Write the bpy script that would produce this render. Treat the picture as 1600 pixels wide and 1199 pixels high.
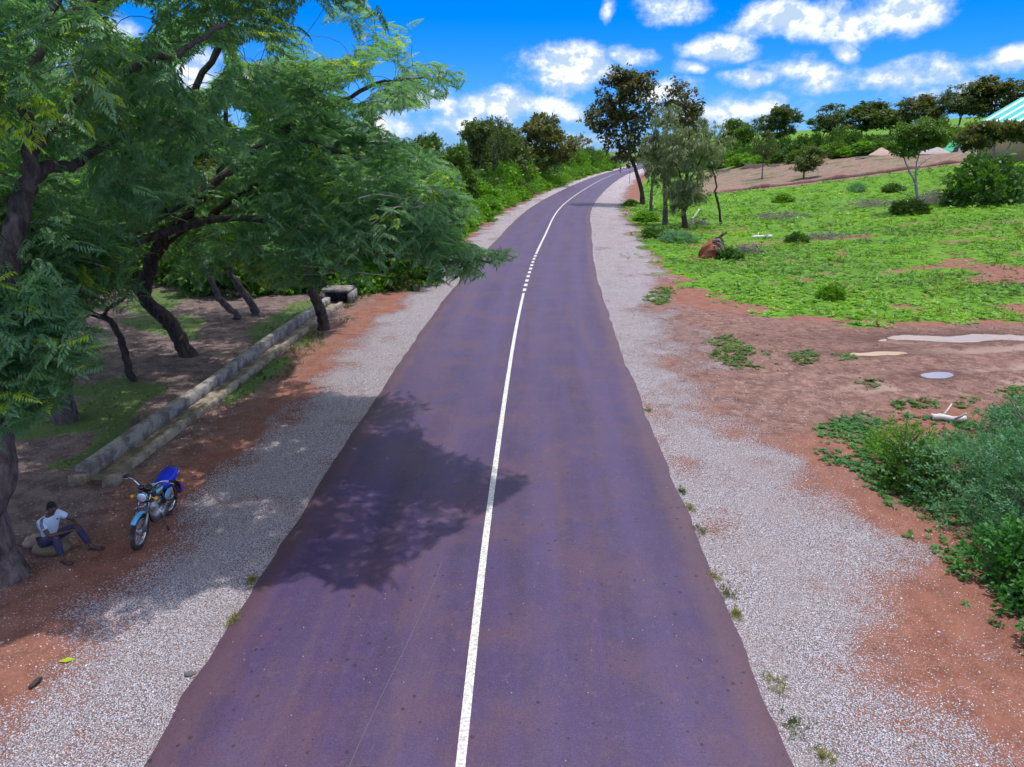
import bpy, math, random
import numpy as np
from mathutils import Vector, Matrix, Euler

R = math.radians
rng = np.random.default_rng(7)
random.seed(7)
scene = bpy.context.scene
COL = scene.collection
for o in list(bpy.data.objects):
    bpy.data.objects.remove(o)

# ------------------------------------------------------------------ camera
F, CH, YH = 1109.0, 6.6, 235.0                # focal length in photo pixels, camera height, horizon row
TH = math.atan((599.5 - YH) / F)
cam = bpy.data.cameras.new("camera")
cam.sensor_width = 36.0
cam.lens = 36.0 * F / 1600.0
cam.clip_start, cam.clip_end = 0.1, 9000.0
camo = bpy.data.objects.new("camera", cam)
COL.objects.link(camo)
camo.location = (0, 0, CH)
camo.rotation_euler = (math.pi / 2 - TH, 0, 0)
scene.camera = camo

# ------------------------------------------------------------------ sun, exposure
SUN = np.array([0.17, 0.11, 1.0]); SUN /= np.linalg.norm(SUN)
sl = bpy.data.lights.new("sun", 'SUN')
sl.energy, sl.angle, sl.color = 2.1, R(0.55), (1.0, 0.955, 0.87)
so = bpy.data.objects.new("sun", sl)
COL.objects.link(so)
so.rotation_euler = Vector(SUN).to_track_quat('Z', 'Y').to_euler()
vs = scene.view_settings
vs.view_transform, vs.look, vs.gamma, vs.exposure = 'Standard', 'None', 1.0, 0.95
vs.use_curve_mapping = False
scene.cycles.max_bounces = 8
scene.cycles.diffuse_bounces = 5
scene.cycles.transmission_bounces = 4
scene.cycles.use_denoising = True
scene.cycles.adaptive_threshold = 0.03
scene.render.filter_size = 1.15


# ------------------------------------------------------------------ node helper
class NT:
    def __init__(s, tree):
        s.t = tree
        tree.nodes.clear()

    def n(s, typ, ins=None, **props):
        nd = s.t.nodes.new(typ)
        for k, v in props.items():
            setattr(nd, k, v)
        for k, v in (ins or {}).items():
            s.put(nd.inputs[k], v)
        return nd

    def put(s, sock, v):
        if isinstance(v, bpy.types.NodeSocket):
            s.t.links.new(v, sock)
        else:
            if sock.type == 'RGBA' and len(v) == 3:
                v = (*v, 1.0)
            sock.default_value = v

    def math(s, op, a, b=0.0, c=0.0, clamp=False):
        nd = s.n('ShaderNodeMath', {0: a, 1: b, 2: c}, operation=op)
        nd.use_clamp = clamp
        return nd.outputs[0]

    def ss(s, x, lo, hi):                       # smoothstep
        return s.n('ShaderNodeMapRange', {0: x, 1: lo, 2: hi, 3: 0.0, 4: 1.0}, interpolation_type='SMOOTHSTEP').outputs[0]

    def mix(s, f, a, b, blend='MIX'):
        nd = s.n('ShaderNodeMix', data_type='RGBA', blend_type=blend)
        s.put(nd.inputs[0], f); s.put(nd.inputs[6], a); s.put(nd.inputs[7], b)
        return nd.outputs[2]

    def noise(s, vec, scale, detail=4.0, rough=0.55, dist=0.0):
        return s.n('ShaderNodeTexNoise', {'Vector': vec, 'Scale': scale, 'Detail': detail, 'Roughness': rough, 'Distortion': dist}).outputs[0]

    def attr(s, name):
        return s.n('ShaderNodeAttribute', attribute_name=name).outputs['Fac']


# ------------------------------------------------------------------ world: clear tropical sky with cumulus
world = bpy.data.worlds.new("World")
scene.world = world
world.use_nodes = True
W = NT(world.node_tree)
sky = W.n('ShaderNodeTexSky', sky_type='NISHITA', sun_disc=False)
sky.sun_elevation = math.asin(SUN[2])
sky.sun_rotation = math.atan2(SUN[0], SUN[1])
sky.air_density, sky.dust_density, sky.ozone_density, sky.altitude = 1.0, 0.2, 2.0, 300
world.cycles.sampling_method = 'NONE'
gen = W.n('ShaderNodeTexCoord').outputs['Generated']
skyc = W.n('ShaderNodeHueSaturation', {'Hue': 0.5, 'Saturation': 1.15, 'Value': 1.0, 'Fac': 1.0, 'Color': W.mix(1.0, sky.outputs[0], (.19, .33, .68), 'MULTIPLY')}).outputs[0]
sep = W.n('ShaderNodeSeparateXYZ', {0: gen})
az = W.math('ARCTAN2', sep.outputs[0], sep.outputs[1])
el = W.math('ARCSINE', sep.outputs[2])
av = W.n('ShaderNodeCombineXYZ', {0: az, 1: W.math('MULTIPLY', el, 1.35), 2: 0.3}).outputs[0]


def sky_dir(px, py):
    a, b = (px - 800) / F, (py - 599.5) / F
    v = np.array([a, math.cos(TH) - b * math.sin(TH), -math.sin(TH) - b * math.cos(TH)])
    v /= np.linalg.norm(v)
    return math.atan2(v[0], v[1]), math.asin(v[2])


# cumulus banks: centre column, centre row, half width, half height, strength
CLOUDS = [(880, 104, 90, 52, 1.1), (800, 165, 120, 34, .95), (868, 165, 60, 30, .9), (690, 165, 70, 28, .75), (1135, 80, 75, 34, 1.0),
          (1235, 28, 120, 46, 1.0), (1420, 15, 100, 50, 1.0), (1340, 35, 90, 40, .85), (1325, 79, 28, 24, .95), (1180, 131, 52, 20, .85),
          (1085, 112, 42, 18, .8), (1575, 95, 75, 26, .85), (955, 12, 20, 26, .7), (1270, 115, 100, 38, .78), (1060, 12, 70, 36, .7),
          (1040, 150, 80, 28, .72), (1420, 120, 130, 36, .72), (600, 190, 50, 40, .9), (1520, 145, 130, 28, .75), (740, 195, 120, 24, .7),
          (300, 110, 70, 60, .8), (120, 60, 110, 60, .7), (-250, 90, 200, 70, .9), (1850, 60, 160, 70, .9), (2300, 120, 220, 60, .9), (980, 95, 60, 26, .75),
          (1130, 175, 170, 30, .7), (900, 215, 160, 14, .5)]
wob = W.n('ShaderNodeTexNoise', {'Vector': av, 'Scale': 9.0, 'Detail': 2.0}, noise_dimensions='2D')
wsep = W.n('ShaderNodeSeparateColor', {0: wob.outputs[1]})
azw = W.math('ADD', W.math('MULTIPLY_ADD', wsep.outputs[0], 0.06, az), -.03)
elw = W.math('ADD', W.math('MULTIPLY_ADD', wsep.outputs[1], 0.03, el), -.015)
dens = None
for (cx, cy, hw, hh, st) in CLOUDS:
    a0, e0 = sky_dir(cx, cy)
    a1, _ = sky_dir(cx + hw * 1.12, cy)
    _, e1 = sky_dir(cx, cy - hh * 1.1)
    dx = W.math('MULTIPLY', W.math('SUBTRACT', azw, a0), 1.0 / max(abs(a1 - a0), 1e-4))
    dy = W.math('MULTIPLY', W.math('SUBTRACT', elw, e0), 1.0 / max(abs(e1 - e0), 1e-4))
    r = W.math('SQRT', W.math('ADD', W.math('MULTIPLY', dx, dx), W.math('MULTIPLY', dy, dy)))
    e = W.math('MULTIPLY', W.math('SUBTRACT', 1.0, r, clamp=True), st)
    dens = e if dens is None else W.math('MAXIMUM', dens, e)
# unseen cloud over the rest of the dome, made dense and bright as fill light
pl = W.n('ShaderNodeVectorMath', {0: gen, 1: W.n('ShaderNodeCombineXYZ', {0: W.math('MAXIMUM', sep.outputs[2], 0.06), 1: W.math('MAXIMUM', sep.outputs[2], 0.06), 2: 1.0}).outputs[0]}, operation='DIVIDE').outputs[0]
thin = W.math('MULTIPLY', W.ss(W.noise(pl, 1.1, 4.0, .6), 0.38, 0.54), W.ss(sep.outputs[2], 0.18, 0.30))


def n2(vec):
    return W.n('ShaderNodeTexNoise', {'Vector': vec, 'Scale': 26.0, 'Detail': 8.0, 'Roughness': .62}, noise_dimensions='2D').outputs[0]


puff = n2(av)
puff2 = n2(W.n('ShaderNodeVectorMath', {0: av, 1: (-0.006, 0.018, 0)}, operation='ADD').outputs[0])
d = W.math('ADD', dens, W.math('MULTIPLY', W.math('SUBTRACT', puff, 0.5), 1.2))
cover = W.math('MULTIPLY', W.ss(d, 0.03, 0.66), W.ss(dens, 0.0, 0.22))
cover = W.math('MAXIMUM', cover, W.math('MULTIPLY', thin, 0.9))
lit = W.ss(W.math('SUBTRACT', puff, puff2), -0.10, 0.08)
lit = W.math('MAXIMUM', W.math('MULTIPLY', lit, W.ss(d, 0.2, 0.8)), W.math('MULTIPLY', thin, 1.0))
ccol = W.mix(lit, (2.1, 2.75, 3.6), (4.1, 4.3, 4.5))
final = W.mix(cover, skyc, W.mix(thin, ccol, (5.2, 5.5, 5.9)))
bg = W.n('ShaderNodeBackground', {'Color': final, 'Strength': 0.135})
W.n('ShaderNodeOutputWorld', {0: bg.outputs[0]})


# ------------------------------------------------------------------ geometry helpers
def unproj(px, py, D):                        # the point on that line of sight at distance D along the road
    a, b = (px - 800) / F, (py - 599.5) / F
    d = np.array([a, math.cos(TH) - b * math.sin(TH), -math.sin(TH) - b * math.cos(TH)])
    return np.array([0, 0, CH]) + d * (D / d[1])


def proj(P):
    P = np.asarray(P, float)
    x, y, z = P[..., 0], P[..., 1], P[..., 2] - CH
    zc = y * math.cos(TH) - z * math.sin(TH)
    yc = -y * math.sin(TH) - z * math.cos(TH)
    return 800 + F * x / zc, 599.5 + F * yc / zc


def inpoly(x, y, poly):
    x, y = np.asarray(x, float), np.asarray(y, float)
    c = np.zeros(x.shape, bool)
    n = len(poly)
    for i in range(n):
        (x0, y0), (x1, y1) = poly[i], poly[(i + 1) % n]
        if y0 == y1:
            continue
        m = ((y0 > y) != (y1 > y)) & (x < (x1 - x0) * (y - y0) / (y1 - y0) + x0)
        c ^= m
    return c


def polydist(x, y, poly):                     # signed distance, positive inside
    d = np.full(np.shape(x), 1e9)
    n = len(poly)
    for i in range(n):
        ax, ay = poly[i]; bx, by = poly[(i + 1) % n]
        vx, vy = bx - ax, by - ay
        t = np.clip(((x - ax) * vx + (y - ay) * vy) / (vx * vx + vy * vy + 1e-12), 0, 1)
        d = np.minimum(d, np.hypot(x - ax - t * vx, y - ay - t * vy))
    return np.where(inpoly(x, y, poly), d, -d)


def sstep(x, a, b):
    t = np.clip((x - a) / (b - a), 0, 1)
    return t * t * (3 - 2 * t)


def vn(x, y, seed=0):                          # lattice value noise 0..1
    x, y = np.asarray(x, float), np.asarray(y, float)
    xi, yi = np.floor(x).astype(np.int64), np.floor(y).astype(np.int64)
    fx, fy = x - xi, y - yi
    fx, fy = fx * fx * (3 - 2 * fx), fy * fy * (3 - 2 * fy)

    def h(a, b):
        k = (a * 374761393 + b * 668265263 + seed * 1442695041) & 0x7fffffff
        k = ((k ^ (k >> 13)) * 1274126177) & 0x7fffffff
        return ((k ^ (k >> 16)) & 0xffff) / 65535.0
    return (h(xi, yi) * (1 - fx) + h(xi + 1, yi) * fx) * (1 - fy) + (h(xi, yi + 1) * (1 - fx) + h(xi + 1, yi + 1) * fx) * fy


def fbm(x, y, seed=0, o=3):
    s, a, t = 0, 1.0, 0
    for i in range(o):
        s = s + a * vn(x * 2 ** i, y * 2 ** i, seed + i)
        t += a; a *= .5
    return s / t


def unit(v):
    v = np.asarray(v, float)
    return v / np.maximum(np.linalg.norm(v, axis=-1, keepdims=True), 1e-9)


def catmull(P, k=6):
    P = np.asarray(P, float)
    Q = np.vstack([2 * P[0] - P[1], P, 2 * P[-1] - P[-2]])
    out = []
    for i in range(1, len(Q) - 2):
        t = np.linspace(0, 1, k, endpoint=False)[:, None]
        a, b, c, d = Q[i - 1], Q[i], Q[i + 1], Q[i + 2]
        out.append(.5 * (2 * b + (c - a) * t + (2 * a - 5 * b + 4 * c - d) * t ** 2 + (-a + 3 * b - 3 * c + d) * t ** 3))
    out.append(P[-1:])
    return np.vstack(out)


# ------------------------------------------------------------------ mesh collecting
class MB:
    def __init__(s):
        s.V, s.Fq, s.Ft, s.A, s.n = [], [], [], [], 0

    def add(s, V, Fq=None, Ft=None, var=0.5):
        V = np.asarray(V, float).reshape(-1, 3)
        if Fq is not None and len(Fq):
            s.Fq.append(np.asarray(Fq, np.int64) + s.n)
        if Ft is not None and len(Ft):
            s.Ft.append(np.asarray(Ft, np.int64) + s.n)
        s.V.append(V)
        s.A.append(np.broadcast_to(np.asarray(var, float), (len(V),)))
        s.n += len(V)
        return s

    def tube(s, P, rad, k=8, cap=True, var=0.5):
        P = np.asarray(P, float)
        rad = np.broadcast_to(np.asarray(rad, float), (len(P),))
        T = unit(np.gradient(P, axis=0))
        up = np.array([0.0, 0, 1]) if abs(T[0][2]) < .9 else np.array([1.0, 0, 0])
        X = unit(np.cross(T[0], up))
        rings = []
        ang = np.linspace(0, 2 * math.pi, k, endpoint=False)
        for i in range(len(P)):
            X = X - T[i] * X.dot(T[i]); X = X / max(np.linalg.norm(X), 1e-9)
            Y = np.cross(T[i], X)
            rings.append(P[i] + rad[i] * (np.cos(ang)[:, None] * X + np.sin(ang)[:, None] * Y))
        V = np.vstack(rings)
        i0 = np.arange(len(P) - 1)[:, None] * k
        j = np.arange(k)[None, :]
        j2 = (j + 1) % k
        Fq = np.stack([i0 + j, i0 + j2, i0 + k + j2, i0 + k + j], -1).reshape(-1, 4)
        Ft = None
        if cap:
            V = np.vstack([V, P[0], P[-1]])
            a, b = len(P) * k, len(P) * k + 1
            jj = np.arange(k); jn = (jj + 1) % k
            Ft = np.vstack([np.stack([np.full(k, a), jn, jj], -1), np.stack([np.full(k, b), (len(P) - 1) * k + jj, (len(P) - 1) * k + jn], -1)])
        return s.add(V, Fq, Ft, var)

    def box(s, c, size, rot=None, taper=1.0):
        x, y, z = np.array(size) / 2
        V = np.array([[-x, -y, -z], [x, -y, -z], [x, y, -z], [-x, y, -z], [-x * taper, -y * taper, z], [x * taper, -y * taper, z], [x * taper, y * taper, z], [-x * taper, y * taper, z]])
        if rot is not None:
            V = V @ np.array(Euler(rot).to_matrix()).T
        return s.add(V + np.array(c), [[0, 3, 2, 1], [4, 5, 6, 7], [0, 1, 5, 4], [1, 2, 6, 5], [2, 3, 7, 6], [3, 0, 4, 7]])

    def ball(s, c, r, nu=12, nv=8, rot=None):
        r = np.broadcast_to(np.asarray(r, float), (3,))
        th = np.linspace(0, math.pi, nv + 1)[1:-1]
        ph = np.linspace(0, 2 * math.pi, nu, endpoint=False)
        V = np.array([[math.sin(t) * math.cos(p), math.sin(t) * math.sin(p), math.cos(t)] for t in th for p in ph] + [[0, 0, 1], [0, 0, -1]]) * r
        if rot is not None:
            V = V @ np.array(Euler(rot).to_matrix()).T
        Fq, Ft = [], []
        for i in range(nv - 2):
            for j in range(nu):
                Fq.append([i * nu + j, (i + 1) * nu + j, (i + 1) * nu + (j + 1) % nu, i * nu + (j + 1) % nu])
        a = (nv - 1) * nu
        for j in range(nu):
            Ft.append([a, j, (j + 1) % nu]); Ft.append([a + 1, (nv - 2) * nu + (j + 1) % nu, (nv - 2) * nu + j])
        return s.add(V + np.array(c), Fq, Ft)

    def torus(s, c, R0, r, axis='y', nu=32, nv=8, squash=1.0):
        V, Fq = [], []
        for i in range(nu):
            a = 2 * math.pi * i / nu
            for j in range(nv):
                b = 2 * math.pi * j / nv
                q = R0 + r * math.cos(b)
                V.append((q * math.cos(a), r * squash * math.sin(b), q * math.sin(a)))
                Fq.append([i * nv + j, ((i + 1) % nu) * nv + j, ((i + 1) % nu) * nv + (j + 1) % nv, i * nv + (j + 1) % nv])
        return s.add(np.array(V) + np.array(c), Fq)

    def disc(s, c, r, w, nu=20, axis='y', r2=None):
        c = np.array(c, float)
        ax = {'x': (1, 0, 0), 'y': (0, 1, 0), 'z': (0, 0, 1)}[axis] if isinstance(axis, str) else unit(axis)
        ax = np.array(ax, float)
        return s.tube([c - ax * w / 2, c + ax * w / 2], [r, r if r2 is None else r2], nu)

    def loft(s, secs, cap=True):               # closed sections with the same number of points
        k = len(secs[0])
        V = np.vstack([np.asarray(q, float) for q in secs])
        Fq = [[i * k + j, i * k + (j + 1) % k, (i + 1) * k + (j + 1) % k, (i + 1) * k + j] for i in range(len(secs) - 1) for j in range(k)]
        Ft = []
        if cap:
            V = np.vstack([V, np.mean(secs[0], 0), np.mean(secs[-1], 0)])
            a = len(secs) * k
            for j in range(k):
                Ft += [[a, (j + 1) % k, j], [a + 1, (len(secs) - 1) * k + j, (len(secs) - 1) * k + (j + 1) % k]]
        return s.add(V, Fq, Ft)

    def mesh(s, name, mat, smooth=False):
        V = np.vstack(s.V)
        q = np.vstack(s.Fq) if s.Fq else np.zeros((0, 4), np.int64)
        t = np.vstack(s.Ft) if s.Ft else np.zeros((0, 3), np.int64)
        me = bpy.data.meshes.new(name)
        me.vertices.add(len(V)); me.vertices.foreach_set("co", V.astype(np.float32).ravel())
        nl = q.size + t.size
        me.loops.add(nl); me.loops.foreach_set("vertex_index", np.concatenate([q.ravel(), t.ravel()]).astype(np.int32))
        me.polygons.add(len(q) + len(t))
        me.polygons.foreach_set("loop_start", np.concatenate([np.arange(len(q)) * 4, q.size + np.arange(len(t)) * 3]).astype(np.int32))
        if smooth:
            me.polygons.foreach_set("use_smooth", np.ones(len(q) + len(t), bool))
        at = me.attributes.new("var", 'FLOAT', 'POINT')
        at.data.foreach_set("value", np.concatenate(s.A).astype(np.float32))
        if mat is not None:
            me.materials.append(mat)
        me.update(calc_edges=True)
        me.validate()
        return me


def link(name, data, parent=None, loc=None, rot=None, label=None, cat=None, group=None, kind=None):
    o = bpy.data.objects.new(name, data)
    COL.objects.link(o)
    if parent is not None:
        o.parent = parent
    if loc is not None:
        o.location = loc
    if rot is not None:
        o.rotation_euler = rot
    for k, v in (('label', label), ('category', cat), ('group', group), ('kind', kind)):
        if v:
            o[k] = v
    return o


def put(name, mb, mat, parent=None, smooth=False, **kw):
    return link(name, mb.mesh(name, mat, smooth), parent, **kw)


def copy_tree(o, parent=None):
    c = o.copy()
    COL.objects.link(c)
    if parent is not None:
        c.parent = parent
        c.matrix_parent_inverse = o.matrix_parent_inverse
    for ch in list(o.children):
        copy_tree(ch, c)
    return c


# ------------------------------------------------------------------ materials
def mat_new(name):
    m = bpy.data.materials.new(name)
    m.use_nodes = True
    return m, NT(m.node_tree)


def finish(N, shader, disp=None):
    N.n('ShaderNodeOutputMaterial', {0: shader})


def simple(name, col, rough=.6, metal=0.0, spec=.5, vary=.15, scale=14.0, bump=0.0, coat=0.0, dirt=None):
    m, N = mat_new(name)
    pos = N.n('ShaderNodeTexCoord').outputs['Object']
    nz = N.noise(pos, scale, 5.0)
    c = N.mix(nz, tuple(x * (1 - vary) for x in col), tuple(min(1, x * (1 + vary)) for x in col))
    if dirt is not None:
        c = N.mix(N.ss(N.noise(pos, scale * .35, 6.0, .65), .48, .7), c, dirt)
    ins = {'Base Color': c, 'Roughness': rough, 'Metallic': metal, 'Specular IOR Level': spec, 'Coat Weight': coat}
    if bump:
        ins['Normal'] = N.n('ShaderNodeBump', {'Height': nz, 'Strength': bump, 'Distance': .02}).outputs[0]
    finish(N, N.n('ShaderNodeBsdfPrincipled', ins).outputs[0])
    return m


def leafmat(name, c0, c1, c2=None, thr=.9, trans=.3, rough=.5, spec=.35, tcol=1.6):
    """c0..c1 over the leaf's own random value, c2 for the few leaves above thr."""
    m, N = mat_new(name)
    v = N.attr('var')
    c = N.mix(v, c0, c1)
    if c2 is not None:
        c = N.mix(N.ss(v, thr, thr + .03), c, c2)
    p = N.n('ShaderNodeBsdfPrincipled', {'Base Color': c, 'Roughness': rough, 'Specular IOR Level': spec})
    tc = N.mix(1.0, c, (tcol, tcol * 1.05, tcol * .45), 'MULTIPLY')
    t = N.n('ShaderNodeBsdfTranslucent', {'Color': tc})
    finish(N, N.n('ShaderNodeMixShader', {0: trans, 1: p.outputs[0], 2: t.outputs[0]}).outputs[0])
    return m


def barkmat(name, c0, c1, scale=9.0):
    m, N = mat_new(name)
    pos = N.n('ShaderNodeNewGeometry').outputs['Position']
    st = N.n('ShaderNodeVectorMath', {0: pos, 1: (1.0, 1.0, .35)}, operation='MULTIPLY').outputs[0]
    a = N.noise(st, scale, 7.0, .65)
    b = N.noise(pos, 1.7, 4.0)
    c = N.mix(N.ss(a, .32, .68), c0, c1)
    c = N.mix(N.ss(b, .5, .75), c, tuple(.5 * (x + y) * 1.15 for x, y in zip(c0, c1)))
    bp = N.n('ShaderNodeBump', {'Height': a, 'Strength': .8, 'Distance': .03}).outputs[0]
    finish(N, N.n('ShaderNodeBsdfPrincipled', {'Base Color': c, 'Roughness': .85, 'Specular IOR Level': .2, 'Normal': bp}).outputs[0])
    return m


M_bark = barkmat("bark_grey_brown", (.05, .036, .034), (.17, .135, .135))
M_bark_dark = barkmat("bark_dark", (.028, .018, .016), (.09, .065, .058))
M_bark_pale = barkmat("bark_pale", (.16, .14, .14), (.42, .39, .38), 14)
M_twig = simple("dead_twig", (.30, .26, .25), .8, vary=.3)
M_brush = simple("dead_brush", (.20, .165, .17), .9, vary=.35)
M_frond = leafmat("frond_leaf", (.062, .175, .095), (.20, .36, .18), (.36, .5, .03), .95, .5, .42, .45)
M_teak = leafmat("teak_leaf", (.045, .065, .022), (.13, .125, .045), (.20, .13, .06), .80, .3)
M_euca = leafmat("willow_leaf", (.10, .145, .06), (.27, .30, .15), None, .9, .3)
M_tree_dark = leafmat("dark_tree_leaf", (.045, .082, .02), (.125, .17, .036), (.12, .10, .03), .93, .28)
M_tree_mid = leafmat("mid_tree_leaf", (.042, .105, .014), (.125, .21, .026), (.16, .19, .02), .93, .3)
M_tree_olive = leafmat("olive_tree_leaf", (.06, .078, .018), (.16, .165, .036), (.17, .11, .04), .9, .28)
M_shrub = leafmat("shrub_leaf", (.06, .18, .012), (.185, .38, .02), (.22, .30, .02), .93, .3)
M_shrub_dark = leafmat("dark_shrub_leaf", (.032, .095, .016), (.09, .19, .026), (.12, .2, .02), .95, .3)
M_feather = leafmat("blue_green_leaf", (.045, .14, .075), (.15, .33, .17), (.16, .34, .07), .93, .32)
M_vine = leafmat("vine_leaf", (.03, .13, .025), (.075, .24, .045), (.2, .34, .02), .93, .3)
M_cover = leafmat("ground_cover_leaf", (.045, .125, .014), (.17, .40, .008), (.24, .34, .02), .93, .28)
M_cover_dim = leafmat("verge_weed_leaf", (.04, .085, .02), (.11, .15, .04), (.2, .2, .05), .9, .28)
M_dry = leafmat("dry_grass_leaf", (.14, .16, .03), (.28, .25, .07), None, .9, .25)


def concrete_mat(name, base, stain, moss):
    m, N = mat_new(name)
    pos = N.n('ShaderNodeNewGeometry').outputs['Position']
    a = N.noise(pos, 2.6, 7.0, .68)
    b = N.noise(pos, 11.0, 5.0, .6)
    c = N.mix(N.ss(a, .42, .6), base, stain)
    c = N.mix(N.math('MULTIPLY', N.ss(b, .5, .72), .7), c, moss)
    bp = N.n('ShaderNodeBump', {'Height': b, 'Strength': .6, 'Distance': .02}).outputs[0]
    finish(N, N.n('ShaderNodeBsdfPrincipled', {'Base Color': c, 'Roughness': .9, 'Specular IOR Level': .2, 'Normal': bp}).outputs[0])
    return m


M_conc = concrete_mat("weathered_concrete", (.30, .275, .26), (.13, .115, .115), (.17, .165, .11))
M_conc_old = concrete_mat("mossy_concrete", (.30, .26, .21), (.15, .12, .09), (.17, .16, .09))

# ------------------------------------------------------------------ road axis (traced on the ground) and terrain
_cy = np.array([-60, -20, 6.2, 10.0, 14.4, 19.7, 24.4, 33.3, 47.6, 59.0, 72, 85.5, 113.7, 156.9, 217.0, 259.4, 425, 700])
_cx = np.array([-1.7, -1.0, -.50, -.42, -.28, -.08, .12, .6, 1.68, 2.8, 4.05, 5.6, 10.0, 17.9, 30.4, 40.3, 80, 146])


def spline(xs, ys):
    n = len(xs); h = np.diff(xs)
    A = np.zeros((n, n)); b = np.zeros(n); A[0, 0] = A[-1, -1] = 1
    for i in range(1, n - 1):
        A[i, i - 1], A[i, i], A[i, i + 1] = h[i - 1], 2 * (h[i - 1] + h[i]), h[i]
        b[i] = 6 * ((ys[i + 1] - ys[i]) / h[i] - (ys[i] - ys[i - 1]) / h[i - 1])
    m = np.linalg.solve(A, b)

    def f(x):
        x = np.asarray(x, float)
        i = np.clip(np.searchsorted(xs, x) - 1, 0, n - 2)
        a, c = xs[i], xs[i + 1]; hh = h[i]
        return m[i] * (c - x) ** 3 / (6 * hh) + m[i + 1] * (x - a) ** 3 / (6 * hh) + (ys[i] / hh - m[i] * hh / 6) * (c - x) + (ys[i + 1] / hh - m[i + 1] * hh / 6) * (x - a)
    return f


_sp = spline(_cy, _cx)


def cx(y):
    y = np.asarray(y, float)
    return np.where(y > 650, _sp(650.) + (y - 650) * .24, np.where(y < -60, -1.7, _sp(np.clip(y, -60, 650))))


def cslope(y):
    return (cx(np.asarray(y) + .5) - cx(np.asarray(y) - .5))


HALF = 3.66


def hw(y):
    return HALF * np.sqrt(1 + cslope(y) ** 2)


TRACK = [(6.0, 16.0), (9.0, 17.2), (13.5, 18.5), (22, 19.5), (60, 22), (60, 32), (24, 28.5), (15, 27.6), (11.5, 28.4), (9.0, 30.5), (6.5, 33), (4, 30)]


def zbase(x, y):
    x, y = np.asarray(x, float), np.asarray(y, float)
    u = x - cx(y)
    t = np.maximum(0, u - 19)
    z = 0.105 * t * t / (t + 7) * sstep(y, 18, 50)
    z = 22 * np.tanh(z / 22)
    z = z + .045 * np.maximum(0, y - 85) * sstep(u, 20, 60) * (1 - sstep(y, 260, 400) * .5)
    z = np.minimum(z, 26)
    return z


def flat_ground(px, py):
    e = unproj(px, py, 1.0) - np.array([0, 0, CH])
    t = -CH / e[2]
    return (e[0] * t, t)


# puddle basins on the track: centre, half length, half width
PUD = [(*flat_ground(1466, 582), .75, .42), (*flat_ground(1520, 525), 4.2, .62), (*flat_ground(1370, 549), 1.6, .32)]


def basins(x, y, k=1.0):
    b = np.zeros(np.shape(x))
    for (a, c, l, w) in PUD:
        yy = y - c - .25 * w * np.sin((x - a) * 1.9) - .03 * (x - a)
        b = np.maximum(b, np.exp(-(((x - a) / (l * k)) ** 2 + (yy / (w * k)) ** 2) * 1.2))
    return b


def terr(x, y):
    x, y = np.asarray(x, float), np.asarray(y, float)
    u = np.abs(x - cx(y))
    off = sstep(u, HALF + .4, HALF + 6)
    z = zbase(x, y) + off * (.22 * (fbm(x * .16, y * .16, 3, 3) - .5)) + sstep(u, 3.4, 4.2) * .035 * (fbm(x * 1.7, y * 1.7, 9, 3) - .5)
    z = z - .045 * sstep(u, HALF - .12, HALF + .25)                              # asphalt edge stands proud of the gravel
    # wheel ruts of the earth track
    tr = sstep(polydist(x, y, TRACK), 0, 1.6) * sstep(x, 8, 13)
    yy = y - (.07 * (x - 12)) - .5 * np.sin(x * .35) - .8 * (fbm(x * .25, y * .12, 33, 2) - .5) + .05 * np.maximum(0, 14 - x) ** 1.6 * np.sign(23 - y)
    for c0, w0, d0 in ((25.6, .5, .09), (24.1, .4, .06), (22.0, .4, .05), (20.6, .5, .06)):
        g = np.exp(-((yy - c0) / w0) ** 2)
        d0 = d0 * sstep(fbm(x * .4 + c0, y * .4, 71, 2), .25, .6)
        z = z - tr * d0 * g + tr * d0 * .5 * np.exp(-((yy - c0 - .7) / .3) ** 2)
    z = z + tr * .07 * (fbm(x * 1.9, y * 2.3, 21, 4) - .5)
    # puddle basins: levelled, then hollowed out
    b = basins(x, y)
    wb = np.minimum(1, basins(x, y, 1.9) * 1.3)
    z = z * (1 - wb) + wb * (-.05 + .05 * (fbm(x * 2.2, y * 2.6, 88, 3) - .5)) - .09 * b
    # bare earth under the asphalt stays below it
    return np.where(u < HALF - .12, z - .05, z)


GD = np.concatenate([np.arange(4, 40, .08), np.arange(40, 120, .3), np.arange(120, 1500, 2)])


def ground_at(px, py):
    e = unproj(px, py, 1.0) - np.array([0, 0, CH])
    P = np.array([0, 0, CH]) + GD[:, None] * e
    hit = np.nonzero(P[:, 2] <= terr(P[:, 0], P[:, 1]))[0]
    p = P[hit[0]] if len(hit) else unproj(px, py, 300)
    p[2] = float(terr(p[0], p[1]))
    return p


def gz(x, y):
    return float(terr(x, y))


# ------------------------------------------------------------------ ground
def grow_axis(a, b, step, k, far):
    out = [a]
    while out[-1] < far:
        d = max(0, out[-1] - b)
        out.append(out[-1] + step + d * k)
    return np.array(out)


ur = grow_axis(0, 20, .21, .055, 3200)
us = np.concatenate([-ur[::-1], ur[1:]])
ys = np.concatenate([np.arange(-16, 5, .8), np.arange(5, 31, .17), grow_axis(31, 24, .05, .02, 4200)])
U, Yg = np.meshgrid(us, ys)
Xg = U + cx(Yg)
Zg = terr(Xg, Yg)
gm = MB()
nu_, nv_ = len(us), len(ys)
idx = np.arange(nu_ * nv_).reshape(nv_, nu_)
gm.add(np.stack([Xg, Yg, Zg], -1), np.stack([idx[:-1, :-1], idx[:-1, 1:], idx[1:, 1:], idx[1:, :-1]], -1).reshape(-1, 4))


def px_poly(pts):
    return [tuple(ground_at(*p)[:2]) for p in pts]


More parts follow.
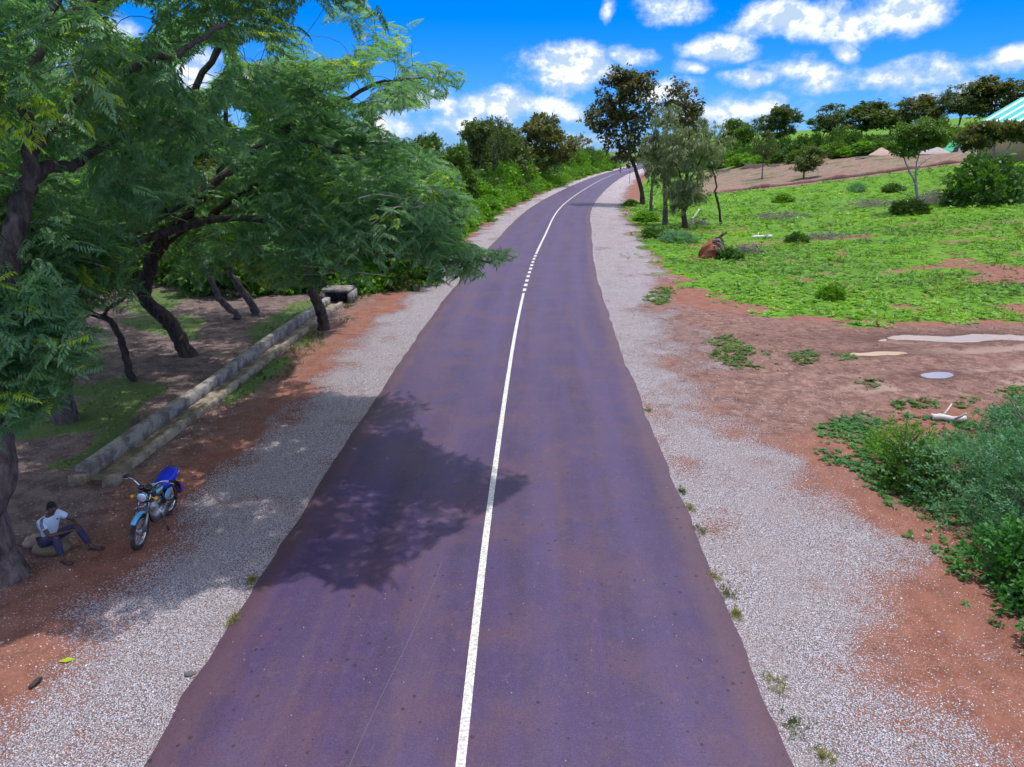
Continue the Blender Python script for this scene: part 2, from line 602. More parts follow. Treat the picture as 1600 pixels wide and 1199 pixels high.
FIELD = px_poly([(972, 322), (992, 365), (1012, 405), (1055, 442), (1110, 466), (1200, 492), (1330, 508), (1480, 500), (1599, 505), (1599, 470)]) + [(90, 40), (140, 90), (140, 160), (60, 150), (30, 118)]
PATCH = px_poly([(1262, 668), (1310, 650), (1400, 645), (1470, 650), (1599, 620), (1599, 1060), (1540, 985), (1440, 880), (1390, 800), (1330, 765), (1280, 725)])
DIRTLOT = px_poly([(1075, 304), (1200, 296), (1400, 272), (1599, 246), (1700, 232), (1700, 206), (1599, 216), (1498, 227), (1454, 234), (1372, 242), (1275, 252), (1145, 263), (1085, 272)])
LITTER_GREEN = [px_poly(p) for p in ([(60, 735), (130, 700), (190, 660), (215, 655), (190, 690), (110, 745)], [(380, 560), (400, 500), (470, 470), (500, 470), (470, 500), (400, 550)],
                                      [(170, 500), (260, 490), (330, 500), (300, 530), (200, 520)], [(330, 610), (420, 560), (480, 530), (470, 560), (390, 610), (350, 640)])]


def masks(x, y):
    u = x - cx(y)
    dl, dr = -u - hw(y), u - hw(y)
    n1 = fbm(x * .55, y * .55, 40, 3) - .5
    n2 = fbm(x * .23, y * .23, 50, 3) - .5
    # loose white gravel of the two shoulders
    gl = (1 - sstep(dl + n1 * 1.8, 1.2, 2.7)) * (dl > -.5)
    fw_ = sstep(y, 24, 46)
    grr = (1 - sstep(dr + n1 * (3.4 - 1.6 * fw_), 0.5 + 2.2 * fw_, 3.9 + .7 * fw_)) * (dr > -.5)
    track = sstep(polydist(x, y, TRACK) + n1 * 1.2, -.6, .8)
    gravel = np.where(u < 0, gl, grr * (1 - .55 * track * sstep(dr, .6, 2.2)))
    field = sstep(polydist(x, y, FIELD) + n1 * 3.4 + 1.6 * (fbm(x * 1.6, y * 1.6, 43, 3) - .5), -.6, 1.0)
    patch = sstep(polydist(x, y, PATCH) + n1 * .9, -.3, .5)
    lot = sstep(polydist(x, y, DIRTLOT) + n2 * 3, -.5, 1.5)
    bare = np.maximum(sstep(fbm(x * .11, y * .3, 60, 3), .68, .77), .7 * sstep(fbm(x * .45, y * .6, 66, 3), .64, .73))
    grass_r = np.maximum(field * (1 - .8 * bare), patch * .30) * (1 - lot)
    far_r = sstep(dr, 5.0, 7.5) * sstep(y, 60, 75) * (1 - lot)
    far_l = sstep(dl + n1, 3.2, 4.2) * sstep(y, 33, 40)
    lg = np.zeros_like(x)
    for p in LITTER_GREEN:
        lg = np.maximum(lg, sstep(polydist(x, y, p) + n1 * 1.3, -.5, .8))
    lg = np.maximum(lg, sstep(n2 + .5, .49, .62) * (dl > 6) * .8)
    grass_l = np.maximum(far_l, lg * sstep(dl, 2.8, 3.6))
    grass = np.where(u < 0, grass_l, np.maximum(grass_r, far_r))
    litter = sstep(dl + n1 * 1.4, 2.6, 5.0) * (u < 0)
    yy = y - (.07 * (x - 12)) - .5 * np.sin(x * .35) - .8 * (fbm(x * .25, y * .12, 33, 2) - .5) + .05 * np.maximum(0, 14 - x) ** 1.6 * np.sign(23 - y)
    rut = sum(np.exp(-((yy - c0) / .45) ** 2) for c0 in (25.6, 24.1, 22.0, 20.6)) * sstep(x, 7, 12) * sstep(fbm(x * .4, y * .6, 72, 3), .3, .62)
    wet = np.clip(basins(x, y, 1.7) * 1.5, 0, 1) * (.5 + .8 * fbm(x * 1.5, y * 1.5, 4, 2))
    return gravel, np.clip(grass, 0, 1), litter, track * (u > 0), lot * (u > 0), rut, np.clip(wet, 0, 1)


mk = masks(Xg.ravel(), Yg.ravel())
gme = gm.mesh("ground", None, True)
for nm, a in zip(("m_gravel", "m_grass", "m_litter", "m_track", "m_lot", "m_rut", "m_wet"), mk):
    at = gme.attributes.new(nm, 'FLOAT', 'POINT')
    at.data.foreach_set("value", np.asarray(a, np.float32))


def ground_material():
    m, N = mat_new("ground_earth_gravel_grass")
    pos = N.n('ShaderNodeNewGeometry').outputs['Position']
    big = N.noise(pos, .35, 4.0)
    med = N.noise(pos, 2.2, 6.0, .62)
    fine = N.noise(pos, 24.0, 5.0, .7)
    # red laterite
    red = N.mix(N.ss(med, .3, .7), (.145, .056, .039), (.25, .102, .071))
    red = N.mix(N.ss(fine, .4, .75), red, (.27, .135, .105))
    red = N.mix(N.ss(big, .5, .72), red, (.20, .105, .085))
    # dead leaf litter under the trees
    lv = N.n('ShaderNodeTexVoronoi', {'Vector': pos, 'Scale': 13.0, 'Randomness': 1.0}, feature='F1')
    lit = N.mix(N.ss(med, .35, .65), (.085, .062, .062), (.18, .14, .135))
    lsep = N.n('ShaderNodeSeparateColor', {0: lv.outputs['Color']})
    fleck = N.math('MULTIPLY', N.ss(lsep.outputs[0], .72, .8), N.math('SUBTRACT', 1.0, N.ss(lv.outputs['Distance'], .22, .38)))
    lit = N.mix(N.math('MULTIPLY', fleck, .85), lit, (.30, .23, .22))
    base = N.mix(N.attr('m_litter'), red, N.mix(.10, lit, red))
    # brown mud of the track
    mud = N.mix(N.ss(med, .32, .68), (.10, .057, .047), (.21, .122, .102))
    mud = N.mix(N.ss(N.noise(pos, 5.0, 7.0, .72), .5, .66), mud, (.30, .20, .17))
    mud = N.mix(N.math('MULTIPLY', N.ss(N.math('ADD', N.attr('m_rut'), N.math('MULTIPLY', N.math('SUBTRACT', med, .5), 1.4)), .35, .8), .8), mud, (.33, .245, .21))
    base = N.mix(N.math('MULTIPLY', N.attr('m_track'), .8), base, mud)
    lotc = N.mix(N.ss(med, .35, .65), (.15, .105, .08), (.27, .20, .16))
    lotc = N.mix(N.ss(big, .45, .65), lotc, (.24, .13, .09))
    lotc = N.mix(N.math('MULTIPLY', N.ss(N.noise(pos, .22, 6.0, .65), .52, .62), .85), lotc, (.07, .12, .02))
    lotc = N.mix(N.ss(N.noise(pos, .9, 6.0, .7), .52, .66), lotc, (.10, .07, .055))
    base = N.mix(N.math('MULTIPLY', N.attr('m_wet'), .75), base, (.075, .038, .032))
    base = N.mix(N.attr('m_lot'), base, lotc)
    # crushed quartz gravel
    gv = N.n('ShaderNodeTexVoronoi', {'Vector': pos, 'Scale': 48.0, 'Randomness': 1.0})
    gs = N.n('ShaderNodeSeparateColor', {0: gv.outputs['Color']})
    g = N.mix(gs.outputs[0], (.36, .33, .37), (.82, .78, .87))
    g = N.mix(N.ss(gv.outputs['Distance'], .35, .75), g, (.17, .13, .13))
    g = N.mix(N.math('MULTIPLY', N.ss(gs.outputs[1], .8, .9), .8), g, (.34, .20, .16))
    g = N.mix(N.math('MULTIPLY', N.ss(N.noise(pos, .5, 6.0, .66), .44, .66), .5), g, (.42, .35, .355))
    thr = N.math('ADD', N.attr('m_gravel'), N.math('MULTIPLY', N.math('SUBTRACT', N.noise(pos, .42, 7.0, .62), .5), 3.4))
    thr = N.math('ADD', thr, N.math('MULTIPLY', N.math('SUBTRACT', gs.outputs[2], .5), .9))
    gf = N.math('MULTIPLY', N.ss(thr, .30, .52), N.ss(N.attr('m_gravel'), .02, .12))
    # strewn stones on the bare earth as well
    stray = N.math('MULTIPLY', N.math('GREATER_THAN', gs.outputs[2], .88), N.math('SUBTRACT', 1.0, N.ss(gv.outputs['Distance'], .3, .5)))
    base = N.mix(N.math('MULTIPLY', stray, .55), base, (.42, .36, .35))
    base = N.mix(gf, base, g)
    # low green growth
    gr = N.mix(N.ss(med, .3, .7), (.045, .14, .006), (.12, .31, .008))
    gr = N.mix(N.ss(fine, .45, .7), gr, (.06, .19, .008))
    gt = N.math('ADD', N.attr('m_grass'), N.math('MULTIPLY', N.math('SUBTRACT', N.noise(pos, 1.7, 6.0, .7), .5), 1.2))
    gt = N.math('MULTIPLY', N.ss(gt, .35, .65), N.ss(N.attr('m_grass'), .03, .2))
    gr = N.mix(N.attr('m_litter'), gr, N.mix(N.ss(fine, .35, .7), (.055, .115, .03), (.11, .17, .045)))
    base = N.mix(N.math('MULTIPLY', gt, .88), base, gr)
    hgt = N.math('ADD', N.math('MULTIPLY', fine, .5), N.math('MULTIPLY', N.math('MULTIPLY', gf, N.math('SUBTRACT', 1.0, gv.outputs['Distance'])), 1.2))
    hgt = N.math('ADD', hgt, N.math('MULTIPLY', med, 1.4))
    bp = N.n('ShaderNodeBump', {'Height': hgt, 'Strength': .9, 'Distance': .05}).outputs[0]
    finish(N, N.n('ShaderNodeBsdfPrincipled', {'Base Color': base, 'Roughness': .92, 'Specular IOR Level': .15, 'Normal': bp}).outputs[0])
    return m


gme.materials.append(ground_material())
link("ground", gme, kind="structure", label="red laterite ground with gravel shoulders and green growth")

# ------------------------------------------------------------------ road
ry = np.concatenate([np.arange(-40, 4, 1.0), np.arange(4, 34, .16), np.arange(34, 60, .5), np.arange(60, 650, 2.0)])
ru = np.array([-1.03, -1.0, -.9, -.7, -.5, -.25, 0, .25, .5, .7, .9, 1.0, 1.03])
RU, RY = np.meshgrid(ru, ry)
sg = np.sign(RU)
edge = .16 * (fbm(RY * .4, sg * 7 + 13.3, 77, 3) - .5) + .09 * (fbm(RY * 1.9, sg * 7 + 19.3, 79, 3) - .5)
RX = cx(RY) + RU * hw(RY) + edge * np.sign(RU) * (np.abs(RU) > .95)
RZ = .012 * (1 - RU ** 2) + .012
RZ = np.where(np.abs(RU) > 1.01, -.07, RZ)
rm = MB()
idx = np.arange(RX.size).reshape(RX.shape)
rm.add(np.stack([RX, RY, RZ], -1), np.stack([idx[:-1, :-1], idx[:-1, 1:], idx[1:, 1:], idx[1:, :-1]], -1).reshape(-1, 4))
rme = rm.mesh("road", None, True)
for nm, a in (("r_u", RU * HALF), ("r_v", RY)):
    at = rme.attributes.new(nm, 'FLOAT', 'POINT')
    at.data.foreach_set("value", a.ravel().astype(np.float32))


def road_material():
    m, N = mat_new("asphalt")
    pos = N.n('ShaderNodeNewGeometry').outputs['Position']
    u, v = N.attr('r_u'), N.attr('r_v')
    uv = N.n('ShaderNodeCombineXYZ', {0: u, 1: N.math('MULTIPLY', v, .06), 2: 0.0}).outputs[0]
    streak = N.noise(uv, 2.1, 6.0, .6)
    blot = N.noise(pos, .55, 6.0, .68)
    fine = N.noise(pos, 70.0, 3.0, .7)
    c = N.mix(N.ss(streak, .3, .7), (.031, .0135, .052), (.050, .0245, .098))
    c = N.mix(N.math('MULTIPLY', N.ss(blot, .42, .62), .7), c, (.076, .033, .060))
    c = N.mix(N.math('MULTIPLY', N.ss(N.noise(pos, 1.3, 6.0, .7), .52, .66), .5), c, (.046, .034, .098))
    # two worn wheel paths in each lane, slightly paler
    au = N.math('ABSOLUTE', u)
    w = N.math('ABSOLUTE', N.math('SUBTRACT', N.math('ABSOLUTE', N.math('SUBTRACT', au, 1.75)), .8))
    c = N.mix(N.math('MULTIPLY', N.math('SUBTRACT', 1.0, N.ss(w, .05, .55)), .28), c, (.066, .042, .122))
    # red dust carried on along both edges
    ed = N.math('ADD', N.ss(au, 2.75, 3.75), N.math('MULTIPLY', N.math('SUBTRACT', N.noise(pos, .8, 6.0, .68), .5), 1.0))
    c = N.mix(N.math('MULTIPLY', N.ss(ed, .35, 1.0), .5), c, (.15, .070, .078))
    dark = N.ss(au, 3.0, 3.6)
    c = N.mix(N.math('MULTIPLY', dark, .35), c, (.036, .020, .030))
    c = N.mix(N.math('MULTIPLY', N.ss(N.noise(uv, .9, 6.0, .66), .52, .68), .5), c, (.092, .046, .064))
    # aggregate sparkle, tar and mud flecks
    c = N.mix(N.math('MULTIPLY', N.math('SUBTRACT', fine, .5), 1.1, clamp=True), c, (.22, .19, .25))
    grain = N.noise(pos, 38.0, 4.0, .75)
    c = N.mix(N.ss(grain, .52, .30), c, N.mix(1.0, c, (.62, .58, .62), 'MULTIPLY'))
    c = N.mix(N.math('MULTIPLY', N.ss(N.noise(pos, 5.5, 7.0, .72), .54, .7), .35), c, (.12, .075, .10))
    vo = N.n('ShaderNodeTexVoronoi', {'Vector': pos, 'Scale': 9.0, 'Randomness': 1.0})
    vsep = N.n('ShaderNodeSeparateColor', {0: vo.outputs['Color']})
    keep = N.ss(N.math('ADD', vsep.outputs[0], N.math('MULTIPLY', N.noise(pos, .7, 4.0, .7), .95)), 1.22, 1.28)
    rr_ = N.math('MULTIPLY_ADD', N.math('MULTIPLY', vsep.outputs[1], vsep.outputs[1]), .28, .04)
    fl = N.math('MULTIPLY', keep, N.math('LESS_THAN', vo.outputs['Distance'], rr_))
    c = N.mix(N.math('MULTIPLY', fl, .85), c, (.018, .010, .014))
    vo2 = N.n('ShaderNodeTexVoronoi', {'Vector': pos, 'Scale': 16.0, 'Randomness': 1.0})
    vs2 = N.n('ShaderNodeSeparateColor', {0: vo2.outputs['Color']})
    fl2 = N.math('MULTIPLY', N.math('GREATER_THAN', vs2.outputs[1], .965), N.math('SUBTRACT', 1.0, N.ss(vo2.outputs['Distance'], .1, .17)))
    c = N.mix(N.math('MULTIPLY', fl2, .7), c, (.4, .34, .36))
    bp = N.n('ShaderNodeBump', {'Height': fine, 'Strength': .35, 'Distance': .01}).outputs[0]
    finish(N, N.n('ShaderNodeBsdfPrincipled', {'Base Color': c, 'Roughness': .62, 'Specular IOR Level': .45, 'Normal': bp}).outputs[0])
    return m


rme.materials.append(road_material())
road = link("road", rme, kind="structure", label="purple grey asphalt road curving away to the right")


def paint_mat():
    m, N = mat_new("white_road_paint")
    pos = N.n('ShaderNodeNewGeometry').outputs['Position']
    a = N.noise(pos, 26.0, 6.0, .7)
    b = N.noise(N.n('ShaderNodeVectorMath', {0: pos, 1: (3, 45, 1)}, operation='MULTIPLY').outputs[0], 1.0, 3.0, .6)
    c = N.mix(N.ss(a, .42, .58), (.36, .34, .32), (.66, .64, .60))
    c = N.mix(N.math('MULTIPLY', N.ss(b, .62, .74), .75), c, (.22, .17, .18))
    finish(N, N.n('ShaderNodeBsdfPrincipled', {'Base Color': c, 'Roughness': .7}).outputs[0])
    return m


M_paint = paint_mat()


def lane_strip(y0, y1, half, name, off=0.0, mat=None, z=.030):
    yy = np.linspace(y0, y1, max(2, int((y1 - y0) / .6) + 1))
    xx = cx(yy) + off
    w = half + .006 * (vn(yy * 5, yy * 0, 5) - .5)
    V = np.concatenate([np.stack([xx - w, yy, np.full_like(yy, z)], -1), np.stack([xx + w, yy, np.full_like(yy, z)], -1)])
    n = len(yy); i = np.arange(n - 1)
    b = MB().add(V, np.stack([i, i + n, i + n + 1, i + 1], -1))
    return put(name, b, mat or M_paint, road)


LOFF = -.08
D_A, D_B = 34.0, 47.2                          # broken stretch of the line
lane_strip(-40, D_A, .057, "solid_line", LOFF)
nd = 10
pitch = (D_B - D_A) / nd
for i in range(nd):
    a = D_A + .55 + i * pitch
    lane_strip(a, a + pitch * .52, .085, "line_dash", LOFF)
lane_strip(D_B + .5, 640, .07, "solid_line", LOFF)
sc = MB()
P0, P1 = unproj(690, 872, 10.4), unproj(548, 1199, 6.2)
P0[2] = P1[2] = .029
pts = np.array([P0 + (P1 - P0) * t + np.array([.03 * math.sin(t * 5), 0, 0]) for t in np.linspace(0, 1, 12)])
n = len(pts); i = np.arange(n - 1)
sc.add(np.vstack([pts - [.004, 0, 0], pts + [.004, 0, 0]]), np.stack([i, i + n, i + n + 1, i + 1], -1))
put("scratch", sc, simple("scratched_asphalt", (.11, .095, .125), .8), road)

# ------------------------------------------------------------------ leaf templates (all quads)
def leaf_quad(base, d, side, up, L, w, bend=.15, nseg=1):
    """a lens-shaped leaf folded slightly along its rib: 2 quads"""
    b = np.array(base, float); d, side, up = map(np.array, (d, side, up))
    tip = b + d * L - up * L * bend
    mid = b + d * L * .5 + up * L * bend * .25
    a, c = mid + side * w / 2 - up * w * .1, mid - side * w / 2 - up * w * .1
    return np.array([b, a, tip, c])


def tmpl_frond(rg, npair=10, L=1.0, pl=.36, pw=.075, droop=.45):
    Q = []
    for i in range(npair):
        t = (i + .6) / npair
        base = np.array([t * L, 0, -droop * t * t * L * .5])
        sh = pl * (math.sin(math.pi * min(1, .25 + .72 * t)) * .75 + .25) * (1.0 - .25 * t)
        for s in (-1, 1):
            ang = R(62 - 22 * t) + rg.normal(0, .10)
            d = np.array([math.cos(ang), s * math.sin(ang), -.22 - .25 * rg.random()])
            d = d / np.linalg.norm(d)
            side = np.array([-s * math.sin(ang), math.cos(ang), 0]) * s
            Q.append(leaf_quad(base, d, side, (0, 0, 1), sh, pw * (.8 + .4 * rg.random()), .2))
    Q.append(leaf_quad([L, 0, -droop * L * .5], [.9, 0, -.4], [0, 1, 0], (0, 0, 1), pl * .55, pw, .2))
    V = np.vstack(Q)
    return V, np.arange(len(V)).reshape(-1, 4)


def tmpl_spray(rg, n=10, L=1.0, ll=.3, lw=.14, spread=1.0, hang=0.0, curl=.2):
    """a twig end of broad leaves set all round"""
    Q = []
    for i in range(n):
        t = rg.random() ** .8
        a = rg.random() * 2 * math.pi
        base = np.array([t * L * .8, .12 * spread * math.cos(a) * rg.random(), .12 * spread * math.sin(a) * rg.random()])
        d = np.array([.45 + .5 * rg.random(), spread * math.cos(a), spread * math.sin(a) * .8 - hang])
        d = d / np.linalg.norm(d)
        up = unit(np.array([rg.normal(0, .35), rg.normal(0, .35), 1.0]))
        side = unit(np.cross(up, d)); up = np.cross(d, side)
        s = ll * (.65 + .7 * rg.random())
        Q.append(leaf_quad(base, d, side, up, s, lw * s / ll * (.8 + .4 * rg.random()), curl))
    V = np.vstack(Q)
    return V, np.arange(len(V)).reshape(-1, 4)


def tmpl_tuft(rg, n=9, h=1.0, w=.08, lean=.5):
    """upright blades"""
    Q = []
    for i in range(n):
        a = rg.random() * 2 * math.pi
        le = lean * (.3 + rg.random())
        d = unit(np.array([math.cos(a) * le, math.sin(a) * le, 1.0]))
        side = unit(np.array([-math.sin(a), math.cos(a), 0]))
        b = np.array([rg.normal(0, .12), rg.normal(0, .12), -.03])
        Q.append(leaf_quad(b, d, side, unit(np.cross(side, d)) * -1, h * (.6 + .5 * rg.random()), w, .3))
    V = np.vstack(Q)
    return V, np.arange(len(V)).reshape(-1, 4)


def tmpl_rosette(rg, n=7, L=1.0, w=.5, rise=.45):
    """a low broad-leaved weed"""
    Q = []
    a0 = rg.random() * 6
    for i in range(n):
        a = a0 + i * 2.4 + rg.normal(0, .2)
        r = rise * (.5 + rg.random())
        d = unit(np.array([math.cos(a), math.sin(a), r]))
        side = unit(np.array([-math.sin(a), math.cos(a), rg.normal(0, .15)]))
        b = np.array([math.cos(a) * .08, math.sin(a) * .08, .35 * rg.random()])
        Q.append(leaf_quad(b, d, side, np.cross(d, side), L * (.6 + .5 * rg.random()), w, .25))
    V = np.vstack(Q)
    return V, np.arange(len(V)).reshape(-1, 4)


def frames(d, up):
    X = unit(d)
    Z = unit(up - X * np.sum(up * X, -1, keepdims=True))
    return np.stack([X, np.cross(Z, X), Z], -1)            # columns


def scatter(mb, tmpls, pos, rot, size, var, rg):
    pos, size, var = np.asarray(pos), np.asarray(size), np.asarray(var)
    which = rg.integers(0, len(tmpls), len(pos))
    for k, (V, Fq) in enumerate(tmpls):
        m = which == k
        n = int(m.sum())
        if not n:
            continue
        P = np.einsum('nij,vj->nvi', rot[m] * size[m][:, None, None], V) + pos[m][:, None, :]
        FF = (np.arange(n)[:, None, None] * len(V) + Fq[None]).reshape(-1, 4)
        vv = np.repeat(var[m], len(V)) + rg.normal(0, .05, n * len(V) // 4).repeat(4) * (len(V) % 4 == 0)
        mb.add(P.reshape(-1, 3), FF, None, np.clip(vv, 0, 1))


def yaw_frames(n, rg, tilt=.12):
    a = rg.random(n) * 2 * math.pi
    d = np.stack([np.cos(a), np.sin(a), rg.normal(0, tilt, n)], -1)
    up = np.stack([rg.normal(0, tilt, n), rg.normal(0, tilt, n), np.ones(n)], -1)
    return frames(d, up)


_tr = np.random.default_rng(3)
T_FROND = [tmpl_frond(_tr, 10) for _ in range(5)]
T_BROAD = [tmpl_spray(_tr, 9, 1.0, .55, .30, 1.0, .25) for _ in range(5)]
T_HANG = [tmpl_spray(_tr, 12, 1.0, .55, .11, .7, .9) for _ in range(5)]
T_SMALL = [tmpl_spray(_tr, 12, 1.0, .42, .24, 1.0, .0) for _ in range(5)]
T_FEATH = [tmpl_spray(_tr, 16, 1.3, .24, .10, .8, -.2) for _ in range(5)]
T_TUFT = [tmpl_tuft(_tr) for _ in range(5)]
T_ROS = [tmpl_rosette(_tr) for _ in range(6)]
T_ROS_S = [tmpl_rosette(_tr, 4, 1.0, .6, .5) for _ in range(6)]


# ------------------------------------------------------------------ tree growing
class Tree:
    """limbs drawn first; every leaf cluster then grows its own branch from the nearest wood"""

    def __init__(s, seed):
        s.rg = np.random.default_rng(seed)
        s.wood, s.leaf = MB(), MB()
        s.N, s.Rad = [], []

    def limb(s, pts, r0, r1, sides=9, k=6, wig=.0, flare=0.0):
        P = catmull(pts, k)
        if wig:
            w = s.rg.normal(0, wig, P.shape); w[0] = w[-1] = 0
            P = P + w
        t = np.linspace(0, 1, len(P))
        rad = r0 + (r1 - r0) * t ** .85
        rad = rad * (1 + .07 * s.rg.normal(0, 1, len(P)))
        if flare:
            rad = rad + flare * np.exp(-t * len(P) / 1.6)
        s.wood.tube(P, rad, sides, var=.5)
        s.N += list(P[1:]); s.Rad += list(rad[1:])
        return P

    def sprout(s, C, arch=.12, rmin=.006, taper=.5, thick=.011, sides=5):
        """attach clusters C, nearest to the wood first; returns outgoing directions"""
        C = np.asarray(C)
        N = np.array(s.N); Rd = np.array(s.Rad)
        d0 = np.min(np.linalg.norm(C[:, None, :] - N[None, ::2, :], axis=2), 1)
        order = np.argsort(d0)
        cap = len(N) + len(C) * 4
        NN = np.zeros((cap, 3)); RR = np.zeros(cap); n = len(N)
        NN[:n], RR[:n] = N, Rd
        out = np.zeros_like(C)
        ends = [None] * len(C)
        for i in order:
            c = C[i]
            dv = c - NN[:n]
            dist = np.linalg.norm(dv, axis=1)
            cost = dist + .35 * np.maximum(0, -dv[:, 2])        # prefer to grow upward
            j = int(np.argmin(cost))
            b, L = NN[j], dist[j]
            if L < 1e-3:
                out[i] = (0, 0, 1); ends[i] = (b, c); continue
            k = 5
            t = np.linspace(0, 1, k)[:, None]
            bow = s.rg.normal(0, .10, 3) * L
            bow[2] += arch * L
            P = b + (c - b) * t + bow * (4 * t * (1 - t))
            r0 = min(RR[j] * taper, rmin + thick * L)
            s.wood.tube(P, np.linspace(max(r0, rmin), rmin, k), sides, cap=False)
            NN[n:n + 4], RR[n:n + 4] = P[1:], np.linspace(max(r0, rmin), rmin, k)[1:]
            n += 4
            out[i] = (P[-1] - P[-2]) / max(np.linalg.norm(P[-1] - P[-2]), 1e-9)
            ends[i] = (P[2], c)
        s.N, s.Rad = list(NN[:n]), list(RR[:n])
        return out, ends

    def leaves(s, C, out, ends, tm, per, size, spread=1.0, droop=(-.35, .3), jit=.25, flat=.35, keep=None, bias=0.0, young=0.0):
        rg = s.rg
        n = len(C) * per
        rep = np.repeat(np.arange(len(C)), per)
        A = np.array([e[0] for e in ends])[rep]; B = np.asarray(C)[rep]
        t = rg.random((n, 1)) ** .7
        pos = A + (B - A) * t + rg.normal(0, jit, (n, 3)) * np.array([1, 1, .7])
        a = rg.random(n) * 2 * math.pi
        d = np.stack([np.cos(a), np.sin(a), rg.uniform(*droop, n)], -1) * spread + out[rep] * .6
        up = np.stack([rg.normal(0, flat, n), rg.normal(0, flat, n), np.ones(n)], -1)
        sz = rg.uniform(*size, n)
        cv = rg.random(len(C))[rep]
        var = np.clip(.6 * cv + .34 * rg.random(n) + bias, 0, .94)
        if young:  # sunlit tips painted in: random clusters take the bright yellow-green leaf colour
            var = np.where((rg.random(len(C)) < young)[rep] & (rg.random(n) < .7), 1.0, var)
        if keep is not None:
            tip = pos + unit(d) * sz[:, None] * .9
            k = keep(pos) & keep(tip)
            pos, d, up, sz, var = pos[k], d[k], up[k], sz[k], var[k]
        scatter(s.leaf, tm, pos, frames(d, up), sz, var, rg)


def tree_thing(T, name, label, cat, bark, leafm, base, group=None, crown="crown"):
    """wood and leaves are in world coordinates; the Empty stands at the base"""
    e = link(name, None, loc=tuple(base), label=label, cat=cat, group=group)
    off = -np.asarray(base)
    for mb in (T.wood, T.leaf):
        mb.V = [v + off for v in mb.V]
    put("trunk", T.wood, bark, e, True)
    if T.leaf.n:
        put(crown, T.leaf, leafm, e, kind="stuff")
    return e


# ------------------------------------------------------------------ the spreading trees left of the road
CANOPY = [(-900, -900), (1100, -900), (1100, -30), (600, -28), (583, 0), (600, 18), (655, 25), (652, 95), (690, 92), (727, 108), (732, 128), (700, 150), (640, 168), (596, 172), (604, 200), (640, 215),
          (688, 235), (722, 270), (748, 330), (715, 368), (760, 384), (808, 386), (814, 400), (780, 425), (735, 436), (690, 444), (650, 428), (612, 440), (570, 452), (530, 440),
          (512, 452), (455, 446), (425, 462), (398, 500), (392, 548), (376, 540), (372, 478), (330, 455), (290, 440), (250, 462), (195, 478), (172, 520), (165, 568), (120, 590),
          (95, 640), (40, 665), (20, 700), (-60, 720), (-900, 760)]


SHADE = [flat_ground(*p) for p in [(-900, 1040), (0, 1005), (60, 985), (160, 1010), (240, 962), (330, 915), (400, 925), (470, 905), (520, 925), (600, 930), (645, 925), (600, 900), (700, 846), (765, 800),
                                   (800, 778), (838, 750), (780, 733), (720, 708), (655, 688), (690, 640), (684, 612), (600, 606), (520, 600), (455, 590), (470, 545), (540, 512), (590, 470), (600, 440)]] + [(-6.2, 60), (-60, 60), (-60, 5)]


def sun_xy(P):
    return P[:, 0] - P[:, 2] * SUN[0] / SUN[2], P[:, 1] - P[:, 2] * SUN[1] / SUN[2]


def canopy_ok(P):
    px, py = proj(P)
    ok = inpoly(px, py, CANOPY)
    sx, sy = sun_xy(P)
    ok &= inpoly(sx, sy, SHADE)
    ok &= P[:, 1] > 7.0
    return ok


def hole_ok(P, seed, thr):
    """leave irregular openings in the crown"""
    a = vn(P[:, 0] * .75 + P[:, 2] * .3, P[:, 2] * .75 + 11, seed) * .5 + vn(P[:, 1] * .75 + 5, P[:, 2] * .8 + P[:, 0] * .2, seed + 1) * .5
    return a > thr


def sky_gap(P):
    px, py = proj(P)
    g = np.ones(len(P), bool)
    for (x, y, r) in ((210, 26, 30), (305, 112, 26), (330, 90, 22), (365, 180, 20), (520, 60, 30), (600, 110, 20), (480, 20, 24), (560, 140, 18), (320, 250, 18), (395, 75, 20)):
        g &= np.hypot(px - x, py - y) > r
    return g


def limb_gap(P):
    """thin the leaves that hang in front of the big limbs"""
    px, py = proj(P)
    g = np.ones(len(P), bool)
    for (x, y, r, D) in ((18, 400, 36, 10.6), (30, 330, 36, 10.9), (45, 285, 32, 11), (95, 258, 28, 11.6), (140, 242, 24, 12.2), (236, 425, 34, 22), (250, 385, 36, 22), (285, 350, 36, 22), (320, 310, 26, 21.8), (345, 270, 22, 21.8),
                         (350, 322, 24, 21.6), (395, 292, 22, 21.5), (262, 505, 30, 22.5), (185, 530, 24, 20), (160, 490, 22, 20), (365, 440, 22, 28)):
        g &= (np.hypot(px - x, py - y) > r) | (P[:, 1] > D) | (((P * 37.7).sum(1) % 1.0) > .8)
    return g


def ell(rg, c, r, n, lo=.25):
    v = unit(rg.normal(0, 1, (n, 3)))
    return np.array(c) + v * np.array(r) * (lo + (1 - lo) * rg.random((n, 1)) ** .5)


def pt(px, py, D):
    return unproj(px, py, D)


